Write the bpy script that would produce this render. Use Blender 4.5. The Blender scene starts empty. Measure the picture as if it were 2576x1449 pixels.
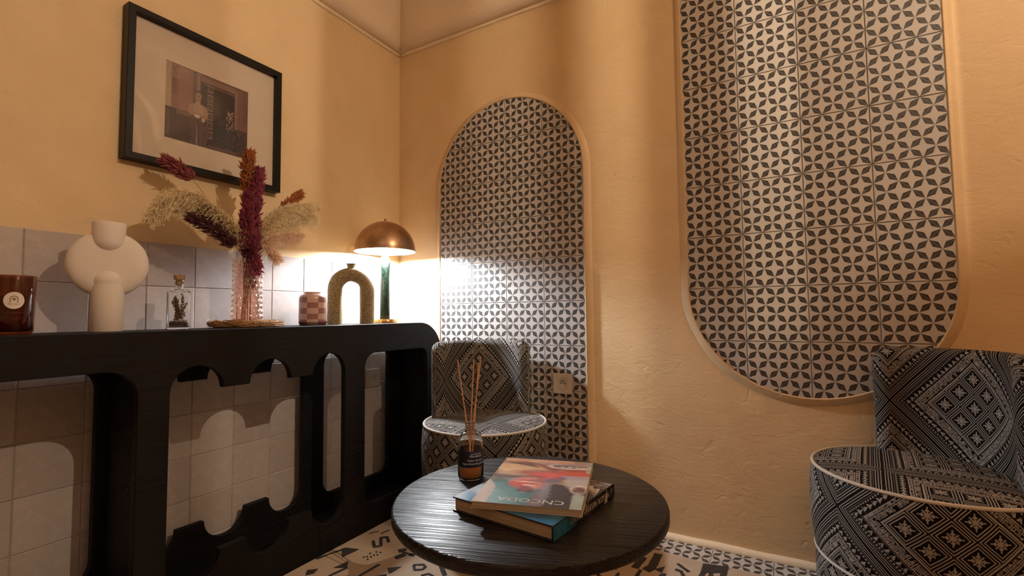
import bpy, bmesh, math, random
import numpy as np
from mathutils import Vector, Matrix
random.seed(7); rng = np.random.RandomState(11)
PI = math.pi
sc = bpy.context.scene
col = sc.collection

# ------------------------------------------------------------ camera, world, lights, exposure
cam = bpy.data.cameras.new('camera'); cam.sensor_width = 36.0
cam.lens = 1196.18 / 2576 * 36; cam.clip_start = 0.02
camo = bpy.data.objects.new('camera', cam); col.objects.link(camo)
yaw, pit, rol = 0.5191, 0.0544, -0.0119
fw = Vector((-math.sin(yaw)*math.cos(pit), math.cos(yaw)*math.cos(pit), math.sin(pit)))
r0 = Vector((math.cos(yaw), math.sin(yaw), 0)); u0 = r0.cross(fw)
rr = r0*math.cos(rol) + u0*math.sin(rol); uu = -r0*math.sin(rol) + u0*math.cos(rol)
M = Matrix((rr, uu, -fw)).transposed().to_4x4(); M.translation = Vector((1.849, -1.9717, 0.8899))
camo.matrix_world = M
sc.camera = camo

w = bpy.data.worlds.new('world'); sc.world = w; w.use_nodes = True
w.node_tree.nodes['Background'].inputs[0].default_value = (1.0, 0.8, 0.6, 1)
w.node_tree.nodes['Background'].inputs[1].default_value = 0.02

def light(name, kind, loc, power, color, size=0.1, rot=(0, 0, 0), size_y=None):
    l = bpy.data.lights.new(name, kind); l.energy = power; l.color = color
    if kind == 'AREA':
        l.size = size
        if size_y: l.shape = 'RECTANGLE'; l.size_y = size_y
    else: l.shadow_soft_size = size
    o = bpy.data.objects.new(name, l); o.location = loc; o.rotation_euler = rot
    col.objects.link(o); return o
LAN = Vector((2.9, -1.13, 2.43))              # added lantern out of frame; lamp position worked out from the console's shadows
light('lantern_light', 'POINT', LAN, 138, (1.0, 0.83, 0.60), 0.006)
LAMPCOL, LAMPPOW = (0.86, 0.93, 1.0), 3000.0    # bulb of the table lamp
# closed sectors of the added slats, laid out to stripe the walls, in degrees
SLATS = [(a_, a_+13) for a_ in range(-155, 100, 16)] + [(102+1.3*k_, 102.9+1.3*k_) for k_ in range(11)]
for a_, b_, duty in ((116.5, 131, .58), (136.3, 143.6, .82), (147.4, 151.0, .88), (155.0, 168.2, .60), (176.5, 200, .28)):
    n_ = max(1, round((b_-a_)/2.6)); st_ = (b_-a_)/n_
    SLATS += [(a_+st_*(k+.5-duty/2), a_+st_*(k+.5+duty/2)) for k in range(n_)]
light('added_fill_light', 'AREA', (2.0, -2.75, 2.62), 4.5, (1.0, 0.90, 0.80), 1.3, (0, 0, 0))  # soft fill added behind the camera to lift the shadows

vs = sc.view_settings
vs.view_transform = 'Standard'; vs.look = 'None'; vs.gamma = 1.0; vs.use_curve_mapping = False
vs.exposure = -0.32

# ------------------------------------------------------------ helpers
def mesh_obj(name, verts, faces, mat, parent=None, smooth=False, uv=None, kind=None, loc=None):
    me = bpy.data.meshes.new(name); me.from_pydata([tuple(v) for v in verts], [], faces); me.update()
    if uv is not None:
        ul = me.uv_layers.new(name='UVMap')
        for lp in me.loops: ul.data[lp.index].uv = uv[lp.vertex_index]
    return link(name, me, mat, parent, smooth, kind)
def link(name, me, mat, parent=None, smooth=False, kind=None):
    if mat is not None:
        me.materials.clear(); me.materials.append(mat)
    if smooth: me.polygons.foreach_set('use_smooth', [True]*len(me.polygons))
    o = bpy.data.objects.new(name, me); col.objects.link(o)
    if parent is not None: o.parent = parent
    if kind: o['kind'] = kind
    return o
def auto(o, ang=40):
    me = o.data; me.polygons.foreach_set('use_smooth', [True]*len(me.polygons))
    bm = bmesh.new(); bm.from_mesh(me)
    for e in bm.edges:
        if len(e.link_faces) == 2 and e.calc_face_angle(0) > math.radians(ang): e.smooth = False
    bm.to_mesh(me); bm.free(); return o
def empty(name, loc, label, cat, rz=0, group=None):
    o = bpy.data.objects.new(name, None); o.empty_display_size = 0.05; col.objects.link(o)
    o.location = loc; o.rotation_euler = (0, 0, rz); return tag(o, label, cat, group)
def tag(o, label, cat, group=None):
    o['label'] = label; o['category'] = cat
    if group: o['group'] = group
    return o
def join(lists):
    V, F = [], []
    for v, f in lists:
        n = len(V); V += list(v); F += [tuple(i+n for i in g) for g in f]
    return V, F
def box(x0, x1, y0, y1, z0, z1):
    v = [(x, y, z) for x in (x0, x1) for y in (y0, y1) for z in (z0, z1)]
    return v, [(0,1,3,2),(4,6,7,5),(0,4,5,1),(2,3,7,6),(0,2,6,4),(1,5,7,3)]
def bevel(o, wd=0.003, seg=2, ang=30):
    bm = bmesh.new(); bm.from_mesh(o.data)
    bmesh.ops.recalc_face_normals(bm, faces=bm.faces)
    es = [e for e in bm.edges if len(e.link_faces) == 2 and e.calc_face_angle(0) > math.radians(ang)]
    bmesh.ops.bevel(bm, geom=es, offset=wd, segments=seg, affect='EDGES', profile=0.5)
    bm.to_mesh(o.data); bm.free(); return auto(o, 45)
def lathe(prof, seg=48, c=(0, 0, 0), close=False):
    V, F = [], []
    n = len(prof)
    for i in range(seg):
        a = 2*PI*i/seg
        for r, z in prof: V.append((c[0]+r*math.cos(a), c[1]+r*math.sin(a), c[2]+z))
    for i in range(seg):
        j = (i+1) % seg
        for k in range(n-1 + (1 if close else 0)):
            k2 = (k+1) % n
            F.append((i*n+k, j*n+k, j*n+k2, i*n+k2))
    return V, F
def capz(prof):                                # close a profile to the axis
    return [(0.0004, prof[0][1])] + prof + [(0.0004, prof[-1][1])]
def tube(path, rad, seg=8, caps=True):
    P = [Vector(p) for p in path]; n = len(P)
    R = rad if hasattr(rad, '__len__') else [rad]*n
    V, F = [], []; up = Vector((0, 0, 1))
    prev = None
    for i, p in enumerate(P):
        t = (P[min(i+1, n-1)] - P[max(i-1, 0)]).normalized()
        if prev is None:
            a = t.cross(up) if abs(t.z) < .95 else t.cross(Vector((1, 0, 0)))
        else: a = prev - t*prev.dot(t)
        a.normalize(); b = t.cross(a); prev = a
        for k in range(seg):
            q = 2*PI*k/seg; V.append(p + (a*math.cos(q) + b*math.sin(q))*R[i])
    for i in range(n-1):
        for k in range(seg):
            k2 = (k+1) % seg; F.append((i*seg+k, i*seg+k2, (i+1)*seg+k2, (i+1)*seg+k))
    if caps: F.append(tuple(range(seg))[::-1]); F.append(tuple((n-1)*seg+k for k in range(seg)))
    return V, F
def torus(R, r, c, seg=96, s2=10, zf=None, a0=0, a1=2*PI):
    full = abs(a1-a0-2*PI) < 1e-6
    V, F = [], []; n = seg if full else seg+1
    for i in range(n):
        a = a0+(a1-a0)*i/seg; dz = zf(a) if zf else 0
        for k in range(s2):
            q = 2*PI*k/s2; rr_ = R+r*math.cos(q)
            V.append((c[0]+rr_*math.cos(a), c[1]+rr_*math.sin(a), c[2]+dz+r*math.sin(q)))
    for i in range(seg):
        j = (i+1) % n
        for k in range(s2):
            k2 = (k+1) % s2; F.append((i*s2+k, j*s2+k, j*s2+k2, i*s2+k2))
    return V, F
def curve_mesh(loops, depth, bev=0.0, seg=2):
    """flat shape with holes (first loop is the outline) as a mesh, thickness 'depth' about z=0"""
    cu = bpy.data.curves.new('tmp', 'CURVE'); cu.dimensions = '2D'; cu.fill_mode = 'BOTH'
    cu.extrude = max(depth/2-bev, 0); cu.bevel_depth = bev; cu.bevel_resolution = seg; cu.offset = -bev
    for lp in loops:
        s = cu.splines.new('POLY'); s.points.add(len(lp)-1)
        for i, p in enumerate(lp): s.points[i].co = (p[0], p[1], 0, 1)
        s.use_cyclic_u = True
    o = bpy.data.objects.new('tmp', cu); col.objects.link(o)
    dg = bpy.context.evaluated_depsgraph_get(); me = bpy.data.meshes.new_from_object(o.evaluated_get(dg))
    bpy.data.objects.remove(o); bpy.data.curves.remove(cu)
    return me
def text_mesh(s, size, align='CENTER', depth=0.0, shear=0.0, font_scale=1.0):
    cu = bpy.data.curves.new('tmp', 'FONT'); cu.body = s; cu.size = size; cu.align_x = align; cu.extrude = depth
    cu.shear = shear; cu.resolution_u = 2
    o = bpy.data.objects.new('tmp', cu); col.objects.link(o)
    dg = bpy.context.evaluated_depsgraph_get(); me = bpy.data.meshes.new_from_object(o.evaluated_get(dg))
    bpy.data.objects.remove(o); bpy.data.curves.remove(cu)
    return me
def arc(cx, cy, r, a0, a1, n):
    return [(cx+r*math.cos(math.radians(a0+(a1-a0)*i/n)), cy+r*math.sin(math.radians(a0+(a1-a0)*i/n))) for i in range(n+1)]

# ------------------------------------------------------------ node expression helper
class G:
    def __init__(s, name):
        s.mat = bpy.data.materials.new(name); s.mat.use_nodes = True; s.t = s.mat.node_tree
        s.b = s.t.nodes['Principled BSDF']
    def node(s, ty, **kw):
        n = s.t.nodes.new(ty)
        for k, v in kw.items(): setattr(n, k, v)
        return n
    def set(s, inp, v):
        if isinstance(v, X): s.t.links.new(v.s, inp)
        elif hasattr(v, 'type') and hasattr(v, 'is_output'): s.t.links.new(v, inp)
        elif isinstance(v, (tuple, list)): inp.default_value = tuple(v)+((1,) if len(inp.default_value) == 4 and len(v) == 3 else ())
        else: inp.default_value = v
    def m(s, op, *a):
        n = s.node('ShaderNodeMath', operation=op)
        for i, v in enumerate(a): s.set(n.inputs[i], v)
        return X(s, n.outputs[0])
    def p(s, name, v): s.set(s.b.inputs[name], v); return s
    def coord(s, kind='Object'):
        return s.node('ShaderNodeTexCoord').outputs[kind]
    def map(s, v, scale=(1, 1, 1), rot=(0, 0, 0), loc=(0, 0, 0)):
        n = s.node('ShaderNodeMapping'); s.set(n.inputs['Vector'], v)
        n.inputs['Scale'].default_value = scale; n.inputs['Rotation'].default_value = rot; n.inputs['Location'].default_value = loc
        return n.outputs[0]
    def noise(s, v, scale, detail=3, rough=0.5, dist=0.0, out='Fac'):
        n = s.node('ShaderNodeTexNoise'); s.set(n.inputs['Vector'], v)
        n.inputs['Scale'].default_value = scale; n.inputs['Detail'].default_value = detail
        n.inputs['Roughness'].default_value = rough; n.inputs['Distortion'].default_value = dist
        return X(s, n.outputs[out]) if out == 'Fac' else n.outputs[out]
    def ramp(s, f, stops):
        n = s.node('ShaderNodeValToRGB'); s.set(n.inputs[0], f); cr = n.color_ramp
        while len(cr.elements) < len(stops): cr.elements.new(0.5)
        for e, (p, c) in zip(cr.elements, stops): e.position = p; e.color = (c[0], c[1], c[2], 1)
        return n.outputs[0]
    def mix(s, f, a, b, mode='MIX'):
        n = s.node('ShaderNodeMix', data_type='RGBA', blend_type=mode)
        s.set(n.inputs[0], f); s.set(n.inputs[6], a); s.set(n.inputs[7], b); return n.outputs[2]
    def sep(s, v):
        n = s.node('ShaderNodeSeparateXYZ'); s.set(n.inputs[0], v)
        return [X(s, o) for o in n.outputs]
    def bump(s, h, strength=0.3, dist=0.002):
        n = s.node('ShaderNodeBump'); s.set(n.inputs['Height'], h); n.inputs['Strength'].default_value = strength
        n.inputs['Distance'].default_value = dist; s.t.links.new(n.outputs[0], s.b.inputs['Normal']); return s
    def random(s): return X(s, s.node('ShaderNodeObjectInfo').outputs['Random'])
class X:
    def __init__(s, g, sock): s.g, s.s = g, sock
    def __add__(s, o): return s.g.m('ADD', s, o)
    __radd__ = __add__
    def __sub__(s, o): return s.g.m('SUBTRACT', s, o)
    def __rsub__(s, o): return s.g.m('SUBTRACT', o, s)
    def __mul__(s, o): return s.g.m('MULTIPLY', s, o)
    __rmul__ = __mul__
    def __truediv__(s, o): return s.g.m('DIVIDE', s, o)
    def frac(s): return s.g.m('FRACT', s)
    def abs(s): return s.g.m('ABSOLUTE', s)
    def lt(s, o): return s.g.m('LESS_THAN', s, o)
    def gt(s, o): return s.g.m('GREATER_THAN', s, o)
    def mx(s, o): return s.g.m('MAXIMUM', s, o)
    def mn(s, o): return s.g.m('MINIMUM', s, o)
    def floor(s): return s.g.m('FLOOR', s)
    def cell(s): return s.g.m('ABSOLUTE', s.g.m('SUBTRACT', s.g.m('FRACT', s), 0.5))   # 0 centre .. .5 edge
def flat(name, color, rough=0.5, metal=0.0, noise=0.0, bump=0.0, scale=30, **kw):
    g = G(name); c = g.coord()
    if noise:
        n = g.noise(c, scale, 4)
        g.p('Base Color', g.ramp(n, [(0.25, [v*(1-noise) for v in color]), (0.75, [min(1, v*(1+noise)) for v in color])]))
    else: g.p('Base Color', color)
    g.p('Roughness', rough).p('Metallic', metal)
    for k, v in kw.items(): g.p(k.replace('_', ' '), v)
    if bump: g.bump(g.noise(c, scale*2, 5), bump, 0.002)
    return g.mat
def glass(name, color=(1, 1, 1), rough=0.0, ior=1.45):
    g = G(name); g.p('Base Color', color).p('Roughness', rough).p('Transmission Weight', 1.0).p('IOR', ior)
    return g.mat

# ------------------------------------------------------------ materials
def plaster(name, c0, c1, rough=0.65):
    g = G(name); c = g.coord()
    n = g.noise(c, 2.2, 5, .55); n2 = g.noise(c, 9, 5, .6)
    g.p('Base Color', g.ramp(n*0.6+n2*0.4, [(0.35, c0), (0.65, c1)])).p('Roughness', rough)
    ch = g.noise(g.map(c, (1, 1, 2.2)), 14, 6, .6, 1.2); fine = g.noise(c, 120, 3, .6)
    dents = g.m('MINIMUM', g.noise(c, 26, 1, .4, .8), 0.36)
    g.bump(ch*0.55 + fine*0.12 + dents*1.6, 0.55, 0.006)
    return g.mat
OCHRE = plaster('ochre_plaster', (0.72, 0.52, 0.30), (0.79, 0.59, 0.355))
VAULT = plaster('vault_plaster', (0.78, 0.62, 0.44), (0.84, 0.68, 0.50))
TRIMM = plaster('trim_plaster', (0.92, 0.76, 0.55), (0.95, 0.80, 0.60))
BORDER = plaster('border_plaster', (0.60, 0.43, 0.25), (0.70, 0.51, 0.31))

def star_tile(name, light_c, dark_c, rough=0.42, uvscale=1.0):
    g = G(name); uv = g.coord('UV'); x, y, _ = g.sep(uv)
    qx = (x*uvscale).cell(); qy = (y*uvscale).cell()
    t = (qx + qy).mn(1.0-(qx + qy)); wdt = (qx - qy).abs()
    obj = g.coord(); edge = g.noise(obj, 90, 3)*0.03 - 0.015
    leaf = wdt.lt((t-0.03)*0.47 + edge*0.6)
    line = wdt.lt(0.022)
    rnd = g.random()
    n = g.noise(obj, 7, 5, .6); n2 = g.noise(obj, 60, 4)
    lc = g.mix(rnd*0.55, light_c, [v*0.84 for v in light_c])
    lc = g.mix(n*0.30, lc, [light_c[0]*.80, light_c[1]*.76, light_c[2]*.74])
    wear = g.noise(obj, 22, 6, .7).gt(0.665)
    dc = g.mix(wear*0.55, dark_c, [v*.45 for v in light_c])
    dc = g.mix(n2*0.35, dc, [v*1.9 for v in dark_c])
    c = g.mix(leaf, lc, dc); c = g.mix(line*0.45, c, [v*.35 for v in light_c])
    g.p('Base Color', c).p('Roughness', g.noise(obj, 18, 3)*0.2+rough+0.02)
    g.bump(g.noise(obj, 45, 4)*0.6 + n*0.4, 0.18, 0.002)
    return g.mat
CEMENT = star_tile('cement_tile_print', (0.56, 0.525, 0.50), (0.031, 0.0235, 0.0205))
CEMENTF = star_tile('floor_tile_print', (0.60, 0.56, 0.52), (0.045, 0.036, 0.034))
GROUT = flat('tile_grout', (0.36, 0.31, 0.28), 0.9, noise=.25, bump=.3, scale=60)
WGROUT = flat('pale_wall_grout', (0.40, 0.34, 0.315), 0.8, noise=.1)
def glazed():
    g = G('glazed_wall_tile'); c = g.coord(); r = g.random(); n = g.noise(c, 6, 5, .6)
    base = g.ramp(r, [(0.0, (0.47, 0.405, 0.385)), (0.35, (0.54, 0.475, 0.455)), (0.7, (0.50, 0.44, 0.42)), (1.0, (0.58, 0.525, 0.505))])
    base = g.mix(n*0.22, base, (0.43, 0.385, 0.36))
    g.p('Base Color', base).p('Roughness', g.noise(c, 30, 3)*0.2+0.16)
    g.bump(g.noise(c, 9, 3)*1.0 + g.noise(c, 60, 3)*0.08, 0.25, 0.004)
    return g.mat
GLAZED = glazed()

def woven():
    g = G('woven_geometric_fabric'); x, y, _ = g.sep(g.coord('UV')); obj = g.coord()
    P = 0.33
    wob = g.noise(obj, 40, 2)*0.006-0.003
    a = (x + y)*(0.7071/P) + wob; b = (x - y)*(0.7071/P) + wob
    ca, cb = a.cell(), b.cell(); m = ca.mx(cb)               # 0 centre .. .5 border
    # nine diamonds in the middle of each cell, concentric outlines and a small rosette
    K = 1/0.175
    fa = ((a.frac()-0.5)*K + 0.5).cell(); fb = ((b.frac()-0.5)*K + 0.5).cell(); fm = fa.mx(fb)
    d_out = fm.gt(0.43)*fm.lt(0.47); d_in = fm.gt(0.335)*fm.lt(0.375)
    ros = (fa - fb).abs(); rosette = fm.lt(0.24)*(ros.lt(0.035).mx(fa.mn(fb).lt(0.03)).mx((fm-0.15).abs().lt(0.03)*fa.mn(fb).gt(0.06)))
    diamonds = d_out.mx(d_in).mx(rosette)
    # filler: triangles, hooks and zigzags
    ga = (a*17.0).cell(); gb = (b*17.0).cell()
    s2a = (a*34.0).cell(); s2b = (b*34.0).cell()
    box1 = (ga.mx(gb)-0.40).abs().lt(0.055)
    v = g.node('ShaderNodeTexVoronoi', feature='F1', distance='CHEBYCHEV'); comb = g.node('ShaderNodeCombineXYZ')
    g.set(comb.inputs[0], a*40.0); g.set(comb.inputs[1], b*40.0); g.t.links.new(comb.outputs[0], v.inputs['Vector']); v.inputs['Scale'].default_value = 1.0
    vor = (X(g, v.outputs['Distance'])*3.0).frac().gt(0.52)
    filler = (ga.mx(gb).lt(0.33)*vor).mx(box1)
    zz = ((ca*30.0).cell() - (cb*30.0).cell()).abs()
    tri = ((a*22.0).frac()*0.5 + (b*22.0).cell()).lt(0.47)
    trib = tri*((s2a+s2b).gt(0.24))
    # bands with stripes
    stripes = ((m*58.0).frac()).lt(0.36)
    dots = ((a*44.0).cell().lt(0.27))*((b*44.0).cell().lt(0.27))
    core = m.lt(0.2625)
    ring = m.gt(0.2625)*m.lt(0.275)
    bandA = m.gt(0.285)*m.lt(0.345); lineA = m.gt(0.345)*m.lt(0.352)
    bandB = m.gt(0.36)*m.lt(0.405)
    band_s = m.gt(0.435); dotb = m.gt(0.412)*m.lt(0.43)
    f = (core*diamonds).mx(ring).mx(bandA*filler).mx(lineA).mx(bandB*trib).mx(band_s*stripes).mx(dotb*dots)
    weave = (x*900.0).cell() + (y*900.0).cell()
    lt = g.mix(g.noise(obj, 12, 3)*0.5, (0.34, 0.31, 0.285), (0.25, 0.23, 0.21))
    g.p('Base Color', g.mix(f, (0.0075, 0.006, 0.0065), lt)).p('Roughness', 0.85)
    g.p('Specular IOR Level', 0.08)
    g.bump(f*0.9 + g.noise(obj, 500, 2)*0.5, 0.5, 0.0012)
    return g.mat
FABRIC = woven()
PIPING = flat('cream_piping', (0.55, 0.50, 0.44), 0.7, noise=.1, bump=.3, scale=200)

def blackwood(name, c0, c1, rough, rz=0.0, sc_=(1, 1, 1), grain=1.0, spec=0.5):
    g = G(name); c = g.map(g.coord(), (1, 1, 1), (0, 0, rz)); c = g.map(c, sc_)
    n = g.noise(c, 14, 2, .5, 0.1); n2 = g.noise(c, 60, 2, .5)
    rings = g.m('SINE', n*26.0)*0.5 + 0.5
    f = rings*0.55 + n2*0.45
    g.p('Base Color', g.ramp(f, [(0.2, c0), (0.85, c1)])).p('Roughness', f*0.34 + rough)
    g.p('Specular IOR Level', spec)
    g.bump(f, 0.5*grain, 0.0016); return g.mat
TABLEW = blackwood('black_stained_wood', (0.0035, 0.003, 0.0033), (0.017, 0.0145, 0.0155), 0.22, math.radians(-19), (0.10, 6, 6), 1.3, 0.32)
CONSW = blackwood('black_painted_board', (0.0075, 0.0063, 0.0066), (0.0110, 0.0092, 0.0096), 0.40, 0, (5, 0.5, 5), 0.25, 0.18)
FRAMEW = flat('black_frame_lacquer', (0.007, 0.006, 0.0055), 0.38, noise=.2, scale=40, Specular_IOR_Level=0.25)
BRASS = flat('brushed_copper_brass', (0.50, 0.33, 0.21), 0.32, 1.0, noise=.12, scale=60)
BRASS2 = flat('polished_brass', (0.72, 0.46, 0.20), 0.18, 1.0)
WHITEP = flat('white_lamp_enamel', (0.86, 0.86, 0.84), 0.5)
CERAM = flat('matt_white_ceramic', (0.80, 0.72, 0.66), 0.8, noise=.02, bump=.08, scale=160)
CORK = flat('cork', (0.36, 0.22, 0.12), 0.9, noise=.3, bump=.4, scale=120)
def thin_glass(name, tint, reflect=0.9, rough=0.02, power=4.0):
    g = G(name); t = g.t; out = t.nodes['Material Output']
    tr = t.nodes.new('ShaderNodeBsdfTransparent'); tr.inputs[0].default_value = tuple(tint)+(1,)
    gl = t.nodes.new('ShaderNodeBsdfGlossy'); gl.inputs['Roughness'].default_value = rough; gl.inputs[0].default_value = (1, 1, 1, 1)
    fr = t.nodes.new('ShaderNodeLayerWeight'); fr.inputs[0].default_value = 0.5
    mx = t.nodes.new('ShaderNodeMixShader'); f = (g.m('POWER', X(g, fr.outputs['Facing']), power)*0.9 + 0.05)*reflect
    t.links.new(f.s, mx.inputs[0]); t.links.new(tr.outputs[0], mx.inputs[1]); t.links.new(gl.outputs[0], mx.inputs[2])
    t.links.new(mx.outputs[0], out.inputs['Surface']); return g.mat
CLEAR = glass('clear_glass', (1, 1, 1), 0.0, 1.33); AMBER = thin_glass('amber_glass', (0.60, 0.30, 0.20), 1.0, 0.03, 3.0); PINK = thin_glass('pink_glass', (1.0, 0.87, 0.82), 1.0, 0.04, 1.3)
PLASTIC = flat('white_socket_plastic', (0.70, 0.66, 0.60), 0.35)
DARKHOLE = flat('dark_recess', (0.01, 0.01, 0.01), 0.6)
METAL = flat('steel_pin', (0.6, 0.58, 0.55), 0.3, 1.0)
PAPER = None
def vcol(name, rough=0.5, bump=0.0, coat=0.0):
    g = G(name); n = g.node('ShaderNodeVertexColor', layer_name='print'); g.p('Base Color', n.outputs[0]).p('Roughness', rough)
    if coat: g.p('Coat Weight', coat)
    if bump: g.bump(g.noise(g.coord(), 300, 3), bump, 0.0005)
    return g.mat
def print_grid(name, img, mat, fn, parent):
    """numpy picture (h,w,3, linear) as colours of a fine grid; fn(u,v)->xyz with u right, v up"""
    h, wd, _ = img.shape
    us = np.linspace(0, 1, wd+1); vs_ = np.linspace(0, 1, h+1)
    V = [fn(u, v) for v in vs_ for u in us]
    F = [(j*(wd+1)+i, j*(wd+1)+i+1, (j+1)*(wd+1)+i+1, (j+1)*(wd+1)+i) for j in range(h) for i in range(wd)]
    me = bpy.data.meshes.new(name); me.from_pydata(V, [], F); me.update()
    ca = me.color_attributes.new('print', 'FLOAT_COLOR', 'CORNER')
    c = np.ones((h*wd, 4, 4), dtype=np.float32)
    c[:, :, :3] = img[::-1].reshape(-1, 1, 3)
    ca.data.foreach_set('color', c.ravel())
    return link(name, me, mat, parent)
# ------------------------------------------------------------ room shell
H = 2.37; RX = 3.7; RY = -3.4; WY = 0.012
def struct(o): o['kind'] = 'structure'; return o
wl = struct(mesh_obj('wall_left', *box(-0.12, -0.006, RY, WY, 0, H), OCHRE))
wr = struct(mesh_obj('wall_right', *box(-0.12, RX+.1, WY, 0.13, 0, H), OCHRE))
struct(mesh_obj('wall_back', *box(-0.12, RX+.1, RY-0.12, RY, 0, H), OCHRE))
struct(mesh_obj('wall_far', *box(RX, RX+0.12, RY, WY, 0, H), OCHRE))
fl = struct(mesh_obj('floor', *box(-0.12, RX+.1, RY-.1, 0.13, -0.12, -0.004), GROUT))

# coved vault above the cornice line, plaster with soft unevenness
def vault():
    V, F = [], []; N = 40; K = 14; R = 0.62
    x0, x1, y0, y1 = -0.006, RX, RY, WY
    for k in range(K+1):
        a = PI/2*k/K; d = R*(1-math.cos(a)); z = H + R*math.sin(a)
        X0, X1, Y0, Y1 = x0+d, x1-d, y0+d, y1-d
        for i in range(N): V.append((X0+(X1-X0)*i/N, Y1, z))
        for i in range(N): V.append((X1, Y1+(Y0-Y1)*i/N, z))
        for i in range(N): V.append((X1+(X0-X1)*i/N, Y0, z))
        for i in range(N): V.append((X0, Y0+(Y1-Y0)*i/N, z))
    n = 4*N
    for k in range(K):
        for i in range(n):
            j = (i+1) % n; F.append((k*n+i, k*n+j, (k+1)*n+j, (k+1)*n+i))
    F.append(tuple(K*n+i for i in range(n)))
    # outside skin so that the ceiling has thickness
    return V, F
ce = struct(mesh_obj('ceiling', *vault(), VAULT, smooth=False))
auto(ce, 30)
sm = ce.modifiers.new('thick', 'SOLIDIFY'); sm.thickness = -0.05; sm.offset = -1
def bar(path, r): return tube(path, r, 8)
def wob(p0, p1, n, amp, ax):
    out = []
    for i in range(n+1):
        q = Vector(p0).lerp(Vector(p1), i/n); q.z += amp*math.sin(i*1.7)*0.5 + amp*rng.uniform(-.4, .4); out.append(q)
    return out
struct(mesh_obj('trim_1', *bar(wob((-0.003, RY, H), (-0.003, WY, H), 60, 0.002, 0), 0.014), TRIMM, smooth=True))
struct(mesh_obj('trim_2', *bar(wob((0, WY-0.002, H), (RX, WY-0.002, H), 60, 0.002, 1), 0.014), TRIMM, smooth=True))
struct(mesh_obj('baseboard_right', *bar(wob((0.3, WY-0.004, 0.0), (RX, WY-0.004, 0.0), 50, 0.002, 1), 0.020), TRIMM, smooth=True))

# wainscot of handmade glazed tiles on the left wall
S = 0.15; WS = 1.1477; YT = -0.5999
mesh_obj('grout_bed', *box(-0.0075, -0.0025, -2.12, 0.004, 0, WS-0.002), WGROUT, wl)
def tile_mesh(w_, h_, t, b=0.0022):
    V = []
    for dx, dy, dz in ((0, 0, 0), (0, 0, t-b), (b, b, t)):
        V += [(dz, -w_/2+dx, -h_/2+dy), (dz, w_/2-dx, -h_/2+dy), (dz, w_/2-dx, h_/2-dy), (dz, -w_/2+dx, h_/2-dy)]
    F = []
    for l in (0, 1):
        for i in range(4): j = (i+1) % 4; F.append((l*4+i, l*4+j, (l+1)*4+j, (l+1)*4+i))
    F.append((8, 9, 10, 11)); return V, F
tmes = {}
def glaz(w_, h_):
    k = (round(w_, 3), round(h_, 3))
    if k not in tmes:
        v, f = tile_mesh(w_, h_, 0.006); me = bpy.data.meshes.new('tile'); me.from_pydata(v, [], f); me.materials.append(GLAZED); tmes[k] = me
    return tmes[k]
for j in range(-4, 10):
    ya, yb = YT-S*(j+1), YT-S*j
    yb = min(yb, 0.008)
    if yb-ya < 0.03: continue
    for k in range(8):
        z1 = WS-S*k; z0 = max(WS-S*(k+1), 0.0)
        gap = 0.0012
        o = bpy.data.objects.new('tile', glaz(yb-ya-gap, z1-z0-gap)); col.objects.link(o); o.parent = wl
        o.location = (-0.006+rng.uniform(-.0004, .0004), (ya+yb)/2, (z0+z1)/2)
        o.rotation_euler = (rng.uniform(-.003, .003), rng.uniform(-.008, .008), rng.uniform(-.008, .008))

# printed cement tiles set in round-ended panels on the right wall
def clip(poly, conv):
    out = poly
    n = len(conv)
    for i in range(n):
        ax, ay = conv[i]; bx, by = conv[(i+1) % n]; inp, out = out, []
        side = lambda p: (bx-ax)*(p[1]-ay)-(by-ay)*(p[0]-ax)
        for k in range(len(inp)):
            p, q = inp[k], inp[(k+1) % len(inp)]; sp, sq = side(p), side(q)
            if sp >= 0: out.append(p)
            if (sp >= 0) != (sq >= 0):
                t = sp/(sp-sq); out.append((p[0]+(q[0]-p[0])*t, p[1]+(q[1]-p[1])*t))
        if not out: return []
    return out
CT = 0.2
def cement(poly, ox, oz, parent, y0=0.008, y1=-0.001):
    cx = sum(p[0] for p in poly)/len(poly); cz = sum(p[1] for p in poly)/len(poly)
    n = len(poly); V, uv = [], []
    for y, s in ((y0, 0), (y1+0.0010, 0), (y1, 0.0012)):
        for x, z in poly:
            dx, dz = cx-x, cz-z; L = math.hypot(dx, dz) or 1
            V.append((x+dx/L*s, y, z+dz/L*s)); uv.append(((x-ox)/CT*3, (z-oz)/CT*3))
    F = []
    for l in (0, 1):
        for i in range(n): j = (i+1) % n; F.append((l*n+j, l*n+i, (l+1)*n+i, (l+1)*n+j))
    F.append(tuple(2*n+i for i in range(n))[::-1][::-1])
    me = bpy.data.meshes.new('tile'); me.from_pydata([(x-cx, y, z-cz) for x, y, z in V], [], F)
    ul = me.uv_layers.new(name='UVMap')
    for lp in me.loops: ul.data[lp.index].uv = uv[lp.vertex_index]
    me.materials.append(CEMENT)
    bm = bmesh.new(); bm.from_mesh(me); bmesh.ops.recalc_face_normals(bm, faces=bm.faces)
    big = max(bm.faces, key=lambda f: f.calc_area())
    if big.normal.y > 0: bmesh.ops.reverse_faces(bm, faces=bm.faces)
    bm.to_mesh(me); bm.free()
    o = bpy.data.objects.new('tile', me); col.objects.link(o); o.parent = parent; o.location = (cx, rng.uniform(-.0004, .0004), cz)
    return o
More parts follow.
